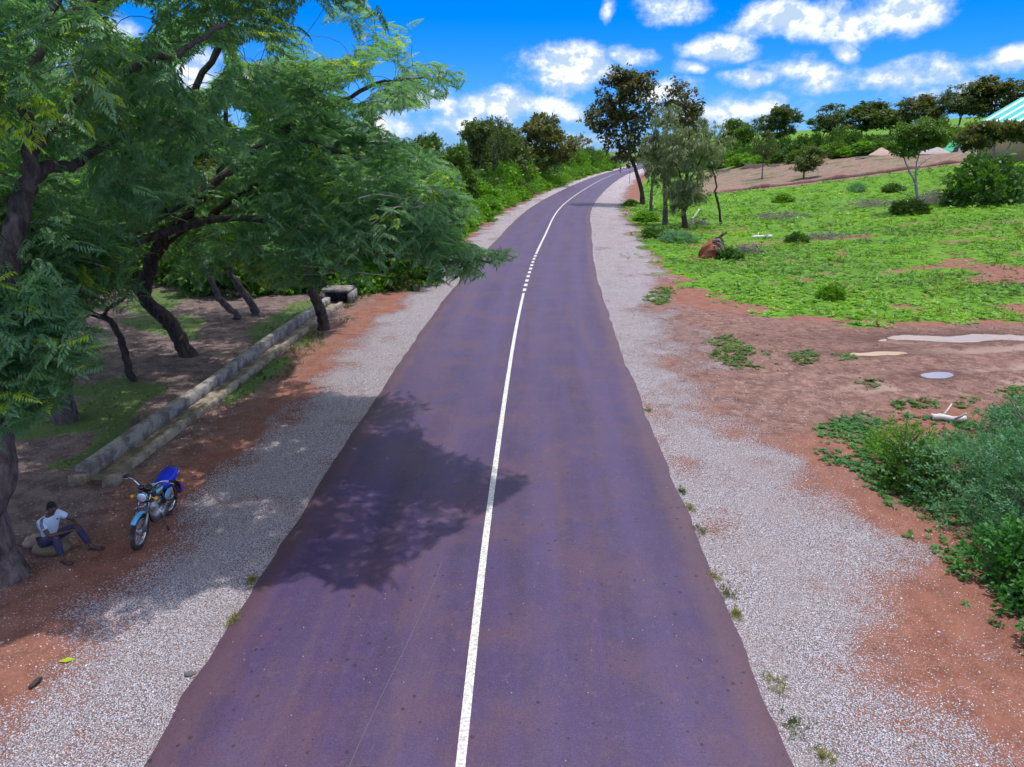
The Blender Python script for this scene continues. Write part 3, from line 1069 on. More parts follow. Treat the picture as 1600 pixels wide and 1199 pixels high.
def big_tree(seed, label, base, limbs, blobs, per=13, size=(.26, .44), thr=.34, bark=None, flare=.12, jit=.22, leafm=None):
    T = Tree(seed)
    for (P, r0, r1, fl) in limbs:
        T.limb(P, r0, r1, 10, 6, .02, fl)
    C = []
    for (c, r, n) in blobs:
        p = ell(T.rg, c, r, n * 3)
        p = p[canopy_ok(p)]
        p = p[hole_ok(p, seed, thr)]
        p = p[sky_gap(p) & limb_gap(p)]
        C.append(p[:n])
    C = np.vstack(C)
    out, ends = T.sprout(C)
    T.leaves(C, out, ends, T_FROND, per, size, jit=jit, keep=lambda q: canopy_ok(q) & sky_gap(q) & limb_gap(q), young=.07)
    twigs = MB()
    pick = T.rg.permutation(len(C))[:14]
    for i in pick:
        c = C[i]; a = T.rg.random() * 6.28
        L = T.rg.uniform(.6, 1.3)
        dv = np.array([math.cos(a), math.sin(a) - .5, T.rg.uniform(-.3, .5)]); dv = dv / np.linalg.norm(dv)
        P = catmull([c - dv * L * .4, c + T.rg.normal(0, .06, 3), c + dv * L * .5 + [0, 0, .1], c + dv * L + T.rg.normal(0, .1, 3)], 4)
        if not canopy_ok(P).all():
            continue
        twigs.tube(P, np.linspace(.016, .004, len(P)), 5, False)
        q = P[6]
        for k in range(2):
            e_ = dv + T.rg.normal(0, .6, 3)
            twigs.tube([q, q + e_ * L * .2, q + e_ * L * .36 + [0, 0, .05]], [.008, .005, .003], 4, False)
    e = tree_thing(T, "spreading_tree", label, "tree", bark or M_bark, leafm or M_frond, base, "feathery trees left of the road")
    if twigs.n:
        twigs.V = [v - np.asarray(base) for v in twigs.V]
        put("bare_twigs", twigs, M_twig, e, True, kind="stuff")
    return e


g = lambda x, y: np.array([x, y, gz(x, y)])
# nearest, trunk at the picture's edge beside the seated person
b1 = g(-8.25, 10.05)
big_tree(11, "nearest feathery tree with thick trunk right beside the seated person", b1, [
    ([b1 - [0, 0, .3], b1 + [-.05, 0, 1.0], pt(2, 720, 10.1), pt(-20, 560, 10.4), pt(8, 420, 10.8), pt(40, 300, 11.2)], .27, .16, .16),
    ([pt(40, 300, 11.2), pt(70, 262, 11.6), pt(115, 258, 12.0), pt(170, 224, 12.8), pt(260, 190, 13.6)], .13, .04, 0),
    ([pt(40, 300, 11.2), pt(48, 240, 11.3), pt(40, 160, 11.4), pt(70, 60, 11.8), pt(110, -60, 12.4)], .13, .05, 0),
    ([pt(8, 420, 10.8), pt(-120, 330, 11.2), pt(-260, 240, 12), pt(-420, 120, 12.5)], .13, .05, 0),
    ([pt(2, 620, 10.2), pt(60, 590, 10.9), pt(110, 560, 11.6), pt(150, 520, 12.4)], .07, .03, 0),
    ([pt(70, 60, 11.8), pt(250, -60, 12.0), pt(430, -110, 12.4), pt(640, -120, 12.8), pt(780, -110, 13.0)], .09, .025, 0),
    ([pt(48, 240, 11.3), pt(150, 140, 11.2), pt(260, 90, 11.0), pt(350, 40, 10.8)], .08, .03, 0),
], [((-8.2, 11.3, 8.0), (4.6, 2.6, 3.2), 340), ((-13, 11.5, 8.5), (5, 4, 3.4), 136), ((-8.9, 13.0, 3.9), (1.9, 1.5, 2.2), 230), (tuple(pt(35, 570, 9.7)), (.9, .5, 1.0), 60), (tuple(pt(20, 480, 9.9)), (.8, .5, .6), 30), ((-6.3, 11.2, 8.8), (3.2, 2.4, 2.6), 120), ((-1.6, 12.9, 10.2), (3.2, 2.6, 1.3), 120), ((0.7, 14.5, 10.9), (1.9, 1.3, .5), 60), ((-3.6, 12.0, 9.8), (2.6, 2.4, 1.2), 72)], per=13)

# trunk hidden in leaves behind the channel, its long limbs reach over the road
b6 = g(-11.6, 17.2)
big_tree(12, "wide feathery tree whose long limbs hang out over the road", b6, [
    ([b6 - [0, 0, .3], b6 + [.1, 0, 1.2], b6 + [.35, .1, 2.6], b6 + [.9, .1, 4.0]], .26, .20, .16),
    ([b6 + [.9, .1, 4.0], pt(330, 345, 17), pt(440, 350, 16.8), pt(540, 385, 16.2), pt(640, 402, 15.4), pt(735, 410, 14.7), pt(790, 400, 14.4)], .11, .014, 0),
    ([b6 + [.9, .1, 4.0], pt(330, 290, 17.6), pt(430, 210, 18.0), pt(520, 165, 18.3), pt(600, 128, 18.4), pt(690, 122, 18.5)], .14, .02, 0),
    ([b6 + [.9, .1, 4.0], pt(260, 260, 17.2), pt(300, 150, 17.0), pt(360, 40, 16.6), pt(420, -80, 16.4)], .13, .04, 0),
    ([pt(430, 210, 18.0), pt(520, 235, 18.3), pt(600, 270, 18.2), pt(690, 300, 17.8)], .07, .02, 0),
    ([b6 + [.4, .1, 2.8], b6 + [-1.5, .5, 4.2], b6 + [-3.5, 1, 5.6]], .14, .05, 0),
    ([pt(440, 350, 16.8), pt(520, 320, 16.0), pt(600, 330, 15.6), pt(660, 350, 15.4)], .06, .02, 0),
], [((-5.2, 16.6, 6.4), (4.6, 3.0, 2.6), 344), ((-8.8, 17.0, 4.9), (3.0, 1.8, 1.6), 130), ((-3.0, 15.4, 5.0), (3.6, 1.9, 1.3), 152), (tuple(pt(755, 404, 14.6)), (.9, .6, .4), 13), ((-3.6, 18.4, 7.6), (3.2, 1.6, 2.4), 136), ((-10.5, 17.0, 8.5), (4.5, 4, 3.4), 136), ((-6.2, 15.2, 9.0), (3.4, 2.6, 2.0), 96)], per=13, thr=.33)

# leaning trunk in the middle of the clearing
b2 = g(-10.9, 23.2)
big_tree(13, "leaning dark trunk with a wide crown in the clearing behind the channel", b2, [
    ([b2 - [0, 0, .3], b2 + [-.3, 0, .5], pt(262, 500, 23.1), pt(226, 468, 23.0), pt(232, 425, 22.6), pt(250, 385, 22.2), pt(288, 348, 22)], .27, .19, .14),
    ([pt(288, 348, 22), pt(318, 310, 22), pt(345, 270, 22), pt(355, 225, 22), pt(350, 150, 22)], .17, .05, 0),
    ([pt(288, 348, 22), pt(325, 342, 21.8), pt(370, 305, 21.6), pt(425, 282, 21.5), pt(500, 262, 21.6)], .15, .04, 0),
    ([pt(226, 468, 23.0), pt(180, 420, 23), pt(120, 360, 23.5), pt(60, 290, 24)], .14, .05, 0),
], [((-10.5, 22.6, 7.4), (5.5, 3, 3.4), 240), ((-9.6, 21.6, 4.9), (4.2, 1.6, 1.5), 110), ((-15, 24, 8), (5, 4, 3.5), 88), ((-6.6, 22.2, 6.6), (2.4, 2.4, 2.6), 88)], bark=M_bark_dark, size=(.34, .54), per=12)

b3 = g(-11.4, 20.4)
big_tree(14, "thin crooked trunk forking low in front of the leaning trunk", b3, [
    ([b3 - [0, 0, .3], b3 + [-.1, 0, .3], pt(190, 535, 20.4), pt(170, 500, 20.3), pt(145, 490, 20.2), pt(110, 455, 20), pt(80, 400, 20)], .12, .06, .06),
    ([pt(160, 495, 20.3), pt(176, 478, 20.1), pt(198, 462, 20), pt(215, 420, 20)], .06, .025, 0),
], [((-12.5, 20, 6), (3, 2, 2.2), 64)], bark=M_bark_dark, flare=.05)

b5 = g(-12.0, 28.6)
big_tree(15, "pale slanting trunk deeper in the grove behind the green clearing", b5, [
    ([b5 - [0, 0, .3], pt(372, 495, 28.5), pt(345, 470, 28.4), pt(330, 440, 28.3), pt(300, 380, 28.2)], .15, .10, .08),
    ([g(-10.9, 29.4) - [0, 0, .3], pt(395, 478, 29.4), pt(368, 440, 29.3), pt(358, 415, 29), pt(380, 340, 29)], .19, .10, .1),
], [((-11, 29, 7.5), (5.5, 3, 3.6), 152), ((-17, 30, 7.5), (5, 4, 4), 88)], bark=M_bark, size=(.42, .65), per=10)

b4 = g(-7.35, 27.0)
big_tree(16, "short rough trunk standing between the channel and the red verge", b4, [
    ([b4 - [0, 0, .3], b4 + [0, 0, .4], pt(498, 480, 27), pt(488, 455, 27), pt(480, 425, 27.1), pt(490, 360, 27.2)], .25, .16, .12),
    ([pt(488, 455, 27), pt(505, 430, 26.8), pt(540, 408, 26.6), pt(590, 380, 26.4)], .1, .04, 0),
], [((-7.6, 27.2, 5.4), (1.9, 1.9, 2.6), 120), ((-8.4, 27.6, 8.6), (2.6, 2.4, 2.4), 72)], bark=M_bark_dark, size=(.32, .5), per=12)

b7 = g(-11.5, 17.0) + np.array([-3.4, 2.6, 0])
b7[2] = gz(b7[0], b7[1])
big_tree(17, "far left feathery tree largely hidden behind the nearer crowns", b7, [
    ([b7 - [0, 0, .3], b7 + [.2, 0, 2], b7 + [.1, .3, 4.5], b7 + [.8, .4, 7]], .24, .1, .12),
], [(tuple(b7 + [0, .5, 6.0]), (4.5, 3, 3.6), 170)], per=11)

# ------------------------------------------------------------------ concrete drainage channel
DR_A, DR_B = flat_ground(131, 748), flat_ground(512, 474)
da = np.array([DR_A[0], DR_A[1]]); db = np.array([DR_B[0], DR_B[1]])
dd = unit(db - da); dn = np.array([dd[1], -dd[0]])            # dn points to the road


def channel_wall(off, width, height, nm, mat, seg=46, seed=0):
    L = np.linalg.norm(db - da)
    secs = []
    for i in range(seg + 1):
        t = i / seg
        c = da + dd * L * t + dn * (off + .03 * (vn(t * 30, 3, seed) - .5))
        z0 = gz(*c) - .15
        h = height + .03 * (vn(t * 14, 7, seed + 1) - .5)
        z1 = gz(*c) + h
        w = width / 2 * (1 + .06 * (vn(t * 40, 5, seed + 3) - .5))
        a, b = c - dn * w, c + dn * w
        ch = .03
        secs.append([[*a, z0], [*a, z1 - ch], [*(a + dn * ch), z1], [*(b - dn * ch), z1 + .01 * (vn(t * 90, 2, seed) - .5)], [*b, z1 - ch], [*b, z0]])
    return MB().loft(secs)


drain = link("drainage_channel", None, loc=(0, 0, 0), label="long stained concrete drainage channel between the grove and the red verge", cat="drain")
put("channel_wall", channel_wall(0.0, .27, .36, "w", M_conc, 60, 1), M_conc, drain)
put("channel_wall", channel_wall(.60, .20, .17, "w", M_conc_old, 60, 5), M_conc_old, drain)
fl = MB()
L_ = np.linalg.norm(db - da)
fl.add([[*(da + dn * .12), -.03], [*(da + dn * .52), -.03], [*(db + dn * .52), -.03], [*(db + dn * .12), -.03]], [[0, 1, 2, 3]])
put("channel_floor", fl, M_conc_old, drain)
hb = MB()
hc = db + dd * .9 + dn * .3
ang = math.atan2(dd[1], dd[0])
hb.box((*hc, .50), (1.1, 1.3, .14), (0, 0, ang))
for o_ in (-.62, .62):
    hb.box((*(hc + dn * o_), .16), (1.05, .2, .53), (0, 0, ang))
hb.box((*(hc + dd * .4), .16), (.2, 1.02, .53), (0, 0, ang))
put("culvert_box", hb, M_conc, drain)
for k, (o_, q) in enumerate(((0.02, .3), (.72, .26))):
    bl = MB()
    c = da - dd * .17 + dn * o_
    bl.box((c[0], c[1], gz(*c) + .07), (.26, .30, .30), (.05, .12, ang + .2 * k))
    put("broken_end", bl, M_conc_old, drain)


# ------------------------------------------------------------------ broad tree makers for everything beyond
def generic_tree(seed, kind, h=10.0, w=8.0, ncl=90, per=9):
    """a free-standing tree at the origin: returns wood and leaf meshes"""
    T = Tree(seed)
    rg = T.rg
    if kind == 'round':
        T.limb([(0, 0, -.4), (.1, 0, h * .2), (rg.normal(0, .3), rg.normal(0, .3), h * .45), (rg.normal(0, .4), rg.normal(0, .4), h * .8)], .035 * h * .7, .05, 8, 5, .03, .1)
        for k in range(4):
            a = k * 1.6 + rg.random()
            T.limb([(0, 0, h * (.28 + .08 * k)), (math.cos(a) * w * .16, math.sin(a) * w * .16, h * (.45 + .08 * k)), (math.cos(a) * w * .33, math.sin(a) * w * .33, h * (.6 + .06 * k))], .09, .03, 6, 4)
        C = np.vstack([ell(rg, (rg.normal(0, w * .13), rg.normal(0, w * .13), h * z), (w * r, w * r, h * .17), ncl // 4, .5) for z, r in ((.42, .42), (.6, .46), (.74, .38), (.86, .24))])
        tm, size, flat, droop = T_SMALL, (.55, .95), .6, (-.5, .6)
    elif kind == 'flat':
        top = []
        for k in range(6):
            a = k * 1.05 + rg.random() * .5
            r = w * (.18 + .22 * rg.random())
            q = (math.cos(a) * r, math.sin(a) * r, h * (.74 + .16 * rg.random()))
            T.limb([(0, 0, h * .3), (q[0] * .4, q[1] * .4, h * .52), q], .10, .03, 6, 4, .03)
            top.append(q)
        T.limb([(0, 0, -.4), (.15, .1, h * .18), (0, 0, h * .34)], .028 * h, .14, 8, 5, .02, .08)
        C = np.vstack([ell(rg, q, (w * .2, w * .2, h * .07), ncl // 6, .3) for q in top])
        tm, size, flat, droop = T_SMALL, (.5, .85), .35, (-.3, .4)
    elif kind == 'column':                       # trunk wrapped in climbers, mop of leaves above
        T.limb([(0, 0, -.4), (.1, 0, h * .3), (-.1, .1, h * .6), (.2, 0, h * .9)], .2, .08, 8, 5, .02, .1)
        for k in range(3):
            a = k * 2.2
            T.limb([(0, 0, h * .55), (math.cos(a) * w * .2, math.sin(a) * w * .2, h * .75), (math.cos(a) * w * .35, math.sin(a) * w * .35, h * .88)], .07, .025, 6, 4)
        C = np.vstack([ell(rg, (0, 0, h * .5), (w * .17, w * .17, h * .42), ncl // 2, .6), ell(rg, (0, 0, h * .9), (w * .36, w * .36, h * .1), ncl // 3, .3), ell(rg, (w * .28, 0, h * .82), (w * .22, w * .22, h * .08), ncl // 6, .3)])
        tm, size, flat, droop = T_SMALL, (.5, .8), .6, (-.9, .2)
    elif kind == 'airy':                         # thin crown with much sky in it
        for k in range(7):
            a = k * .9 + rg.random() * .4
            r = w * (.2 + .25 * rg.random())
            T.limb([(0, 0, h * (.25 + .05 * k)), (math.cos(a) * r * .5, math.sin(a) * r * .5, h * (.5 + .04 * k)), (math.cos(a) * r, math.sin(a) * r, h * (.68 + .045 * k))], .08, .02, 6, 4, .04)
        T.limb([(0, 0, -.4), (.1, .1, h * .2), (.2, -.1, h * .5), (0, 0, h * .85)], .024 * h, .05, 8, 5, .03, .06)
        C = ell(rg, (0, 0, h * .72), (w * .48, w * .48, h * .28), ncl, .45)
        tm, size, flat, droop = T_SMALL, (.45, .75), .6, (-.5, .5)
    out, ends = T.sprout(C, thick=.009, sides=4)
    T.leaves(C, out, ends, tm, per, size, droop=droop, jit=.32, flat=flat)
    return T


ARCH = {}
for nm, kind, h_, w_, ncl, per, lm, bk in (
        ('r0', 'round', 9, 8.5, 150, 9, M_tree_dark, M_bark_dark), ('r1', 'round', 8, 9.5, 150, 9, M_tree_mid, M_bark_dark), ('r2', 'round', 9, 8, 140, 9, M_tree_olive, M_bark),
        ('f0', 'flat', 8, 9, 120, 9, M_tree_olive, M_bark), ('f1', 'flat', 8, 9, 108, 9, M_tree_mid, M_bark_pale), ('c0', 'column', 10, 5, 132, 10, M_tree_dark, M_bark_dark),
        ('a0', 'airy', 9, 8, 80, 8, M_tree_dark, M_bark), ('a1', 'airy', 9, 8, 70, 7, M_tree_olive, M_bark)):
    T = generic_tree(hash(nm) % 1 + len(ARCH) + 100, kind, h_, w_, ncl, per)
    ARCH[nm] = (T.wood.mesh("trunk", bk, True), T.leaf.mesh("crown", lm), h_, w_)


def place_tree(arch, px, D, top, width_px, label, name="tree", group=None, base=None, yaw=None, x=None):
    """a tree D metres along the road in that column, its top at row TOP and crown WIDTH_PX wide"""
    wd, cr, h_, w_ = ARCH[arch]
    p = unproj(px, 400, D)
    z = gz(p[0], D)
    ht = unproj(px, top, D)[2] - z
    zc = D * math.cos(TH) + (CH - z) * math.sin(TH)
    wd_m = width_px / F * zc
    sz, sx = ht / (h_ * .97), wd_m / w_
    e = link(name, None, loc=(p[0], D, z), rot=(0, 0, random.random() * 6.28 if yaw is None else yaw), label=label, cat="tree", group=group)
    e.scale = (sx, sx, sz)
    link("trunk", wd, e)
    c = link("crown", cr, e)
    c["kind"] = "stuff"
    return e


LEFT = "trees beyond the left verge"
for a in (
    ('c0', 748, 96, 193, 56, "vine-clad columnar tree with a mop top left of the bend"),
    ('r2', 838, 142, 184, 96, "tallest olive tree standing over the left side of the bend"),
    ('r0', 803, 122, 203, 84, "dark leafy tree between the vine-clad column and the tall olive tree"),
    ('r1', 703, 86, 236, 84, "mid green tree peeping out beside the near canopy left of the vine-clad column"),
    ('a0', 774, 104, 190, 62, "sparse airy tree touching the vine-clad column"),
    ('a1', 901, 245, 212, 40, "thin tipped tree sticking up from the bushes where the road bends"),
    ('r1', 660, 70, 222, 110, "green tree rising just behind the near canopy's right edge"),
    ('r1', 560, 54, 250, 190, "broad green tree behind the short rough trunk"),
    ('r0', 440, 48, 200, 240, "big dark tree closing off the grove at the back"),
    ('r1', 280, 46, 180, 260, "wide green tree at the back of the grove"),
    ('r0', 110, 44, 150, 270, "dark tree at the back of the grove near the picture edge"),
):
    place_tree(*a, group=LEFT)

RIGHT = "trees on the skyline right of the road"
for a in (
    ('r0', 1058, 270, 205, 60, "dark skyline tree just behind the roadside cluster"),
    ('r1', 1130, 245, 190, 70, "green skyline tree between the roadside cluster and the dark round crown"),
    ('r0', 1198, 225, 170, 64, "dark round-topped tree standing alone above the skyline bushes"),
    ('r1', 1262, 215, 182, 62, "green skyline tree right of the dark round crown"),
    ('r0', 1318, 200, 162, 86, "broad dark tree in the middle of the skyline row"),
    ('a0', 1275, 205, 165, 60, "airy skyline tree leaning on the broad dark tree"),
    ('r2', 1395, 190, 152, 66, "olive skyline tree left of the reddish one"),
    ('a1', 1428, 188, 150, 56, "reddish airy tree beside the tallest skyline tree"),
    ('r2', 1508, 182, 124, 116, "tallest and broadest skyline tree left of the striped roof"),
    ('a0', 1460, 184, 135, 70, "sparse dark tree overlapping the tallest skyline tree"),
    ('r0', 1592, 200, 136, 60, "dark tree behind the striped roof at the picture edge"),
    ('r1', 1360, 205, 178, 70, "green tree between the broad dark and the olive skyline trees"),
    ('r1', 1680, 190, 120, 110, "tree beyond the striped roof"),
    ('r0', 1010, 330, 222, 50, "faint dark tree right above the end of the road"),
):
    place_tree(*a, group=RIGHT)

# single young trees on the slope
place_tree('r0', 1240, 125, 234, 52, "little round bush tree on the edge of the bare building plot", name="young_tree")
place_tree('a0', 1178, 140, 208, 40, "slim young tree behind the low block walls", name="young_tree")


# ------------------------------------------------------------------ roadside cluster right of the bend
def own_tree(seed, label, base, limbs, blobs, tm, per, size, leafm, bark, name="tree", group=None, jit=.25, droop=(-.35, .3), flat=.5, thick=.011, thr=0.0):
    T = Tree(seed)
    for (P, r0, r1, fl) in limbs:
        T.limb(P, r0, r1, 8, 6, .02, fl)
    C = []
    for (c, r, n) in blobs:
        q = ell(T.rg, c, r, n * 2, .3)
        if thr:
            q = q[hole_ok(q, seed, thr)]
        C.append(q[:n])
    C = np.vstack(C)
    out, ends = T.sprout(C, thick=thick, sides=4)
    T.leaves(C, out, ends, tm, per, size, jit=jit, droop=droop, flat=flat)
    return tree_thing(T, name, label, "tree", bark, leafm, base, group)


CL = "roadside trees right of the bend"
DT = 92.0
bt = ground_at(1004, 320); DT = bt[1]
own_tree(31, "tall dark large-leaved tree leaning over the right shoulder at the bend", bt, [
    ([bt - [0, 0, .4], pt(1003, 300, DT), pt(992, 262, DT), pt(984, 240, DT), pt(978, 190, DT), pt(972, 140, DT)], .34, .10, .2),
    ([pt(990, 255, DT), pt(960, 215, DT - 1), pt(935, 185, DT - 1)], .14, .05, 0), ([pt(984, 235, DT), pt(1005, 195, DT + 1), pt(1010, 150, DT)], .14, .05, 0),
    ([pt(980, 200, DT), pt(950, 160, DT + 1), pt(930, 150, DT)], .1, .04, 0)],
    [(pt(970, 140, DT), (3.4, 3.2, 2.6), 48), (pt(945, 180, DT), (3.0, 3.0, 2.6), 40), (pt(1000, 165, DT), (2.4, 3, 3.6), 34), (pt(968, 205, DT), (3.4, 2.5, 2.6), 26), (pt(985, 118, DT), (2.2, 2, 1.4), 24), (pt(990, 235, DT), (2.6, 2, 1.6), 22)],
    T_BROAD, 5, (.7, 1.1), M_teak, M_bark_dark, group=CL, jit=.35, thr=.40)
bt = ground_at(1017, 330); D2 = bt[1]
own_tree(32, "slim dark tree second from the road in the cluster at the bend", bt, [
    ([bt - [0, 0, .4], pt(1018, 300, D2), pt(1024, 262, D2), pt(1040, 215, D2), pt(1060, 165, D2)], .2, .06, .12)],
    [(pt(1062, 165, D2), (2.2, 2.2, 2.6), 34), (pt(1080, 180, D2), (1.6, 2, 1.6), 26), (pt(1050, 200, D2), (1.8, 2, 2.4), 18)],
    T_BROAD, 5, (.6, .9), M_teak, M_bark, group=CL, jit=.3, thr=.38)
bt = ground_at(1040, 351); D3 = bt[1]
own_tree(33, "upright grey trunk with hanging grey-green leaves in the cluster", bt, [
    ([bt - [0, 0, .4], pt(1039, 310, D3), pt(1038, 270, D3), pt(1040, 215, D3), pt(1046, 175, D3)], .26, .06, .15),
    ([pt(1038, 280, D3), pt(1022, 240, D3), pt(1018, 205, D3)], .1, .03, 0)],
    [(pt(1042, 205, D3), (1.6, 2, 2.6), 28), (pt(1026, 245, D3), (1.4, 1.6, 2.2), 24), (pt(1052, 260, D3), (1.4, 1.6, 2.2), 16)],
    T_HANG, 8, (.55, .9), M_euca, M_bark, group=CL, droop=(-1.2, -.2))
bt = ground_at(1072, 356); D4 = bt[1]
own_tree(34, "willowy tree with a broad drooping grey-green crown in the cluster", bt, [
    ([bt - [0, 0, .4], pt(1068, 320, D4), pt(1073, 285, D4), pt(1074, 240, D4), pt(1078, 200, D4)], .24, .06, .15),
    ([pt(1073, 290, D4), pt(1095, 250, D4), pt(1105, 215, D4)], .1, .03, 0), ([pt(1073, 300, D4), pt(1058, 260, D4), pt(1050, 225, D4)], .1, .03, 0)],
    [(pt(1080, 215, D4), (2.2, 2, 2.2), 32), (pt(1098, 240, D4), (1.6, 1.8, 2.2), 20), (pt(1060, 240, D4), (1.5, 1.8, 2.2), 18), (pt(1085, 290, D4), (1.2, 1.4, 1.8), 16), (pt(1062, 300, D4), (1.0, 1.2, 1.6), 26)],
    T_HANG, 8, (.5, .85), M_euca, M_bark_dark, group=CL, droop=(-1.3, -.2))
bt = ground_at(1128, 350); D5 = bt[1]
own_tree(35, "thin crooked nearly leafless tree on the edge of the field", bt, [
    ([bt - [0, 0, .4], pt(1122, 318, D5), pt(1117, 300, D5), pt(1120, 290, D5), pt(1113, 262, D5), pt(1110, 236, D5), pt(1100, 205, D5)], .12, .04, .05),
    ([pt(1112, 250, D5), pt(1125, 215, D5), pt(1130, 190, D5)], .05, .02, 0), ([pt(1111, 240, D5), pt(1095, 215, D5), pt(1090, 190, D5)], .05, .02, 0)],
    [(pt(1112, 215, D5), (1.9, 1.8, 1.8), 44)],
    T_HANG, 3, (.35, .6), M_euca, M_bark_dark, group=CL, droop=(-1, .2))
# pale tree in the field
bt = ground_at(1436, 330); D6 = bt[1]
own_tree(36, "white-barked forked tree standing alone in the field beside a low bush", bt, [
    ([bt - [0, 0, .4], pt(1434, 312, D6), pt(1430, 285, D6)], .16, .12, .05),
    ([pt(1430, 285, D6), pt(1418, 262, D6), pt(1411, 240, D6)], .10, .05, 0), ([pt(1430, 285, D6), pt(1432, 258, D6), pt(1437, 235, D6), pt(1438, 212, D6)], .09, .03, 0),
    ([pt(1432, 265, D6), pt(1445, 252, D6), pt(1455, 246, D6)], .05, .02, 0)],
    [(pt(1439, 208, D6), (2.5, 2, 1.1), 60), (pt(1430, 222, D6), (1.8, 1.5, .8), 22), (pt(1411, 238, D6), (.8, .8, .4), 8)],
    T_SMALL, 9, (.4, .65), M_tree_mid, M_bark_pale)
bt = ground_at(1562, 268); D7 = bt[1]
own_tree(37, "pale bent-limbed tree with spreading olive leaves in front of the striped roof", bt, [
    ([bt - [0, 0, .4], pt(1562, 255, D7), pt(1555, 240, D7), pt(1553, 224, D7), pt(1559, 210, D7), pt(1560, 185, D7)], .17, .06, .06),
    ([pt(1564, 250, D7), pt(1572, 236, D7), pt(1580, 222, D7), pt(1584, 206, D7), pt(1598, 197, D7)], .14, .05, 0),
    ([pt(1555, 240, D7), pt(1545, 225, D7), pt(1538, 220, D7)], .08, .03, 0)],
    [(pt(1560, 200, D7), (3.4, 2, .9), 50), (pt(1597, 203, D7), (3.2, 2, 1.0), 44), (pt(1520, 218, D7), (2.4, 2, 1.5), 44), (pt(1580, 212, D7), (3.5, 1.5, .8), 30)],
    T_SMALL, 9, (.5, .8), M_tree_olive, M_bark_pale, droop=(-.3, .4))


# ------------------------------------------------------------------ shrubs
def shrub_mesh(seed, tm, h, w, n, size, leafm, stems=7, up=.25, flat=.6, shell=.55, var_b=0):
    rg = np.random.default_rng(seed)
    wood, leaf = MB(), MB()
    tops = []
    for k in range(stems):
        a = rg.random() * 6.28; r = w * .42 * rg.random() ** .5
        q = np.array([math.cos(a) * r, math.sin(a) * r, h * (.6 + .35 * rg.random())])
        P = catmull([(rg.normal(0, .08), rg.normal(0, .08), -.1), (q[0] * .45, q[1] * .45, q[2] * .55), q], 3)
        wood.tube(P, np.linspace(.03, .008, len(P)), 5, cap=False)
        tops.append(q)
    v = unit(rg.normal(0, 1, (n, 3))); v[:, 2] = np.abs(v[:, 2]) * 1.05 - .08
    rad = shell + (1 - shell) * rg.random((n, 1)) ** .7
    lump = .72 + .5 * vn(np.arctan2(v[:, 1], v[:, 0]) * 1.4 + 9, v[:, 2] * 2.6 + seed, seed)[:, None]
    P = v * rad * lump * np.array([w / 2, w / 2, h])
    P[:, 2] = np.maximum(P[:, 2], .05)
    d = v * np.array([1, 1, .6]) + rg.normal(0, .45, (n, 3)) + np.array([0, 0, up])
    upv = np.stack([rg.normal(0, flat, n), rg.normal(0, flat, n), np.ones(n)], -1)
    scatter(leaf, tm, P, frames(d, upv), rg.uniform(*size, n), np.clip(.35 * rg.random(n) + .55 * vn(P[:, 0] * 2.2 + 3, P[:, 1] * 2.2 + P[:, 2], seed + 5) + .1 * rg.random(n) + var_b, 0, 1), rg)
    return wood.mesh("stems", M_bark, True), leaf.mesh("leaves", leafm), h, w


SH = [shrub_mesh(201, T_SMALL, 2.0, 3.0, 420, (.35, .6), M_shrub), shrub_mesh(202, T_SMALL, 2.2, 3.2, 420, (.35, .6), M_shrub_dark), shrub_mesh(203, T_SMALL, 1.7, 3.2, 400, (.32, .55), M_tree_mid),
      shrub_mesh(204, T_FEATH, 1.8, 2.6, 380, (.4, .65), M_shrub), shrub_mesh(205, T_FEATH, 1.6, 2.6, 360, (.4, .65), M_feather)]


def place_shrub(k, x, y, h, w, label, group=None, name="shrub", z=None):
    st, lf, h0, w0 = SH[k]
    e = link(name, None, loc=(x, y, gz(x, y) if z is None else z), rot=(0, 0, random.random() * 6.28), label=label, cat="shrub", group=group)
    e.scale = (w / w0, w / w0, h / h0)
    link("stems", st, e)
    c = link("leaves", lf, e); c["kind"] = "stuff"
    return e


ORD = "first second third fourth fifth sixth seventh eighth ninth tenth eleventh twelfth thirteenth fourteenth fifteenth sixteenth seventeenth eighteenth nineteenth".split()
for t_, u_ in (("twenty", "twentieth"), ("thirty", "thirtieth"), ("forty", "fortieth"), ("fifty", "fiftieth")):
    ORD += [u_] + [t_ + "-" + q_ for q_ in ORD[:9]]
# thicket along the left verge, from the near canopy to the end of the bend
y = 35.0
cnt = [0, 0, 0]
while y < 300:
    for row in range(3 if y < 150 else 2):
        off = (3.6, 6.0, 9.4)[row] + random.random() * 1.2 + .01 * y * row
        x = float(cx(y)) - float(hw(y)) - off
        h_ = ((1.0, 1.7), (2.6, 3.8), (3.6, 5.2))[row]
        w_ = ((2.0, 2.8), (3.4, 4.6), (4.6, 6.4))[row]
        cnt[row] += 1
        lb = ("low leafy shrub, %s from the near canopy in the front row of the left thicket", "head-high shrub, %s from the near canopy in the middle row of the left thicket",
              "tall shrub, %s from the near canopy in the back row of the left thicket")[row] % ORD[cnt[row] - 1]
        place_shrub(random.choice(((0, 0, 3, 2), (0, 0, 2, 1), (0, 1, 2, 1))[row]), x, y + random.random() * 2, random.uniform(*h_) * (1 + .0035 * y), random.uniform(*w_) * (1 + .004 * y), lb,
                    ("front row of the left thicket", "middle of the left thicket", "back of the left thicket")[row])
    y += 2.3 + .020 * y
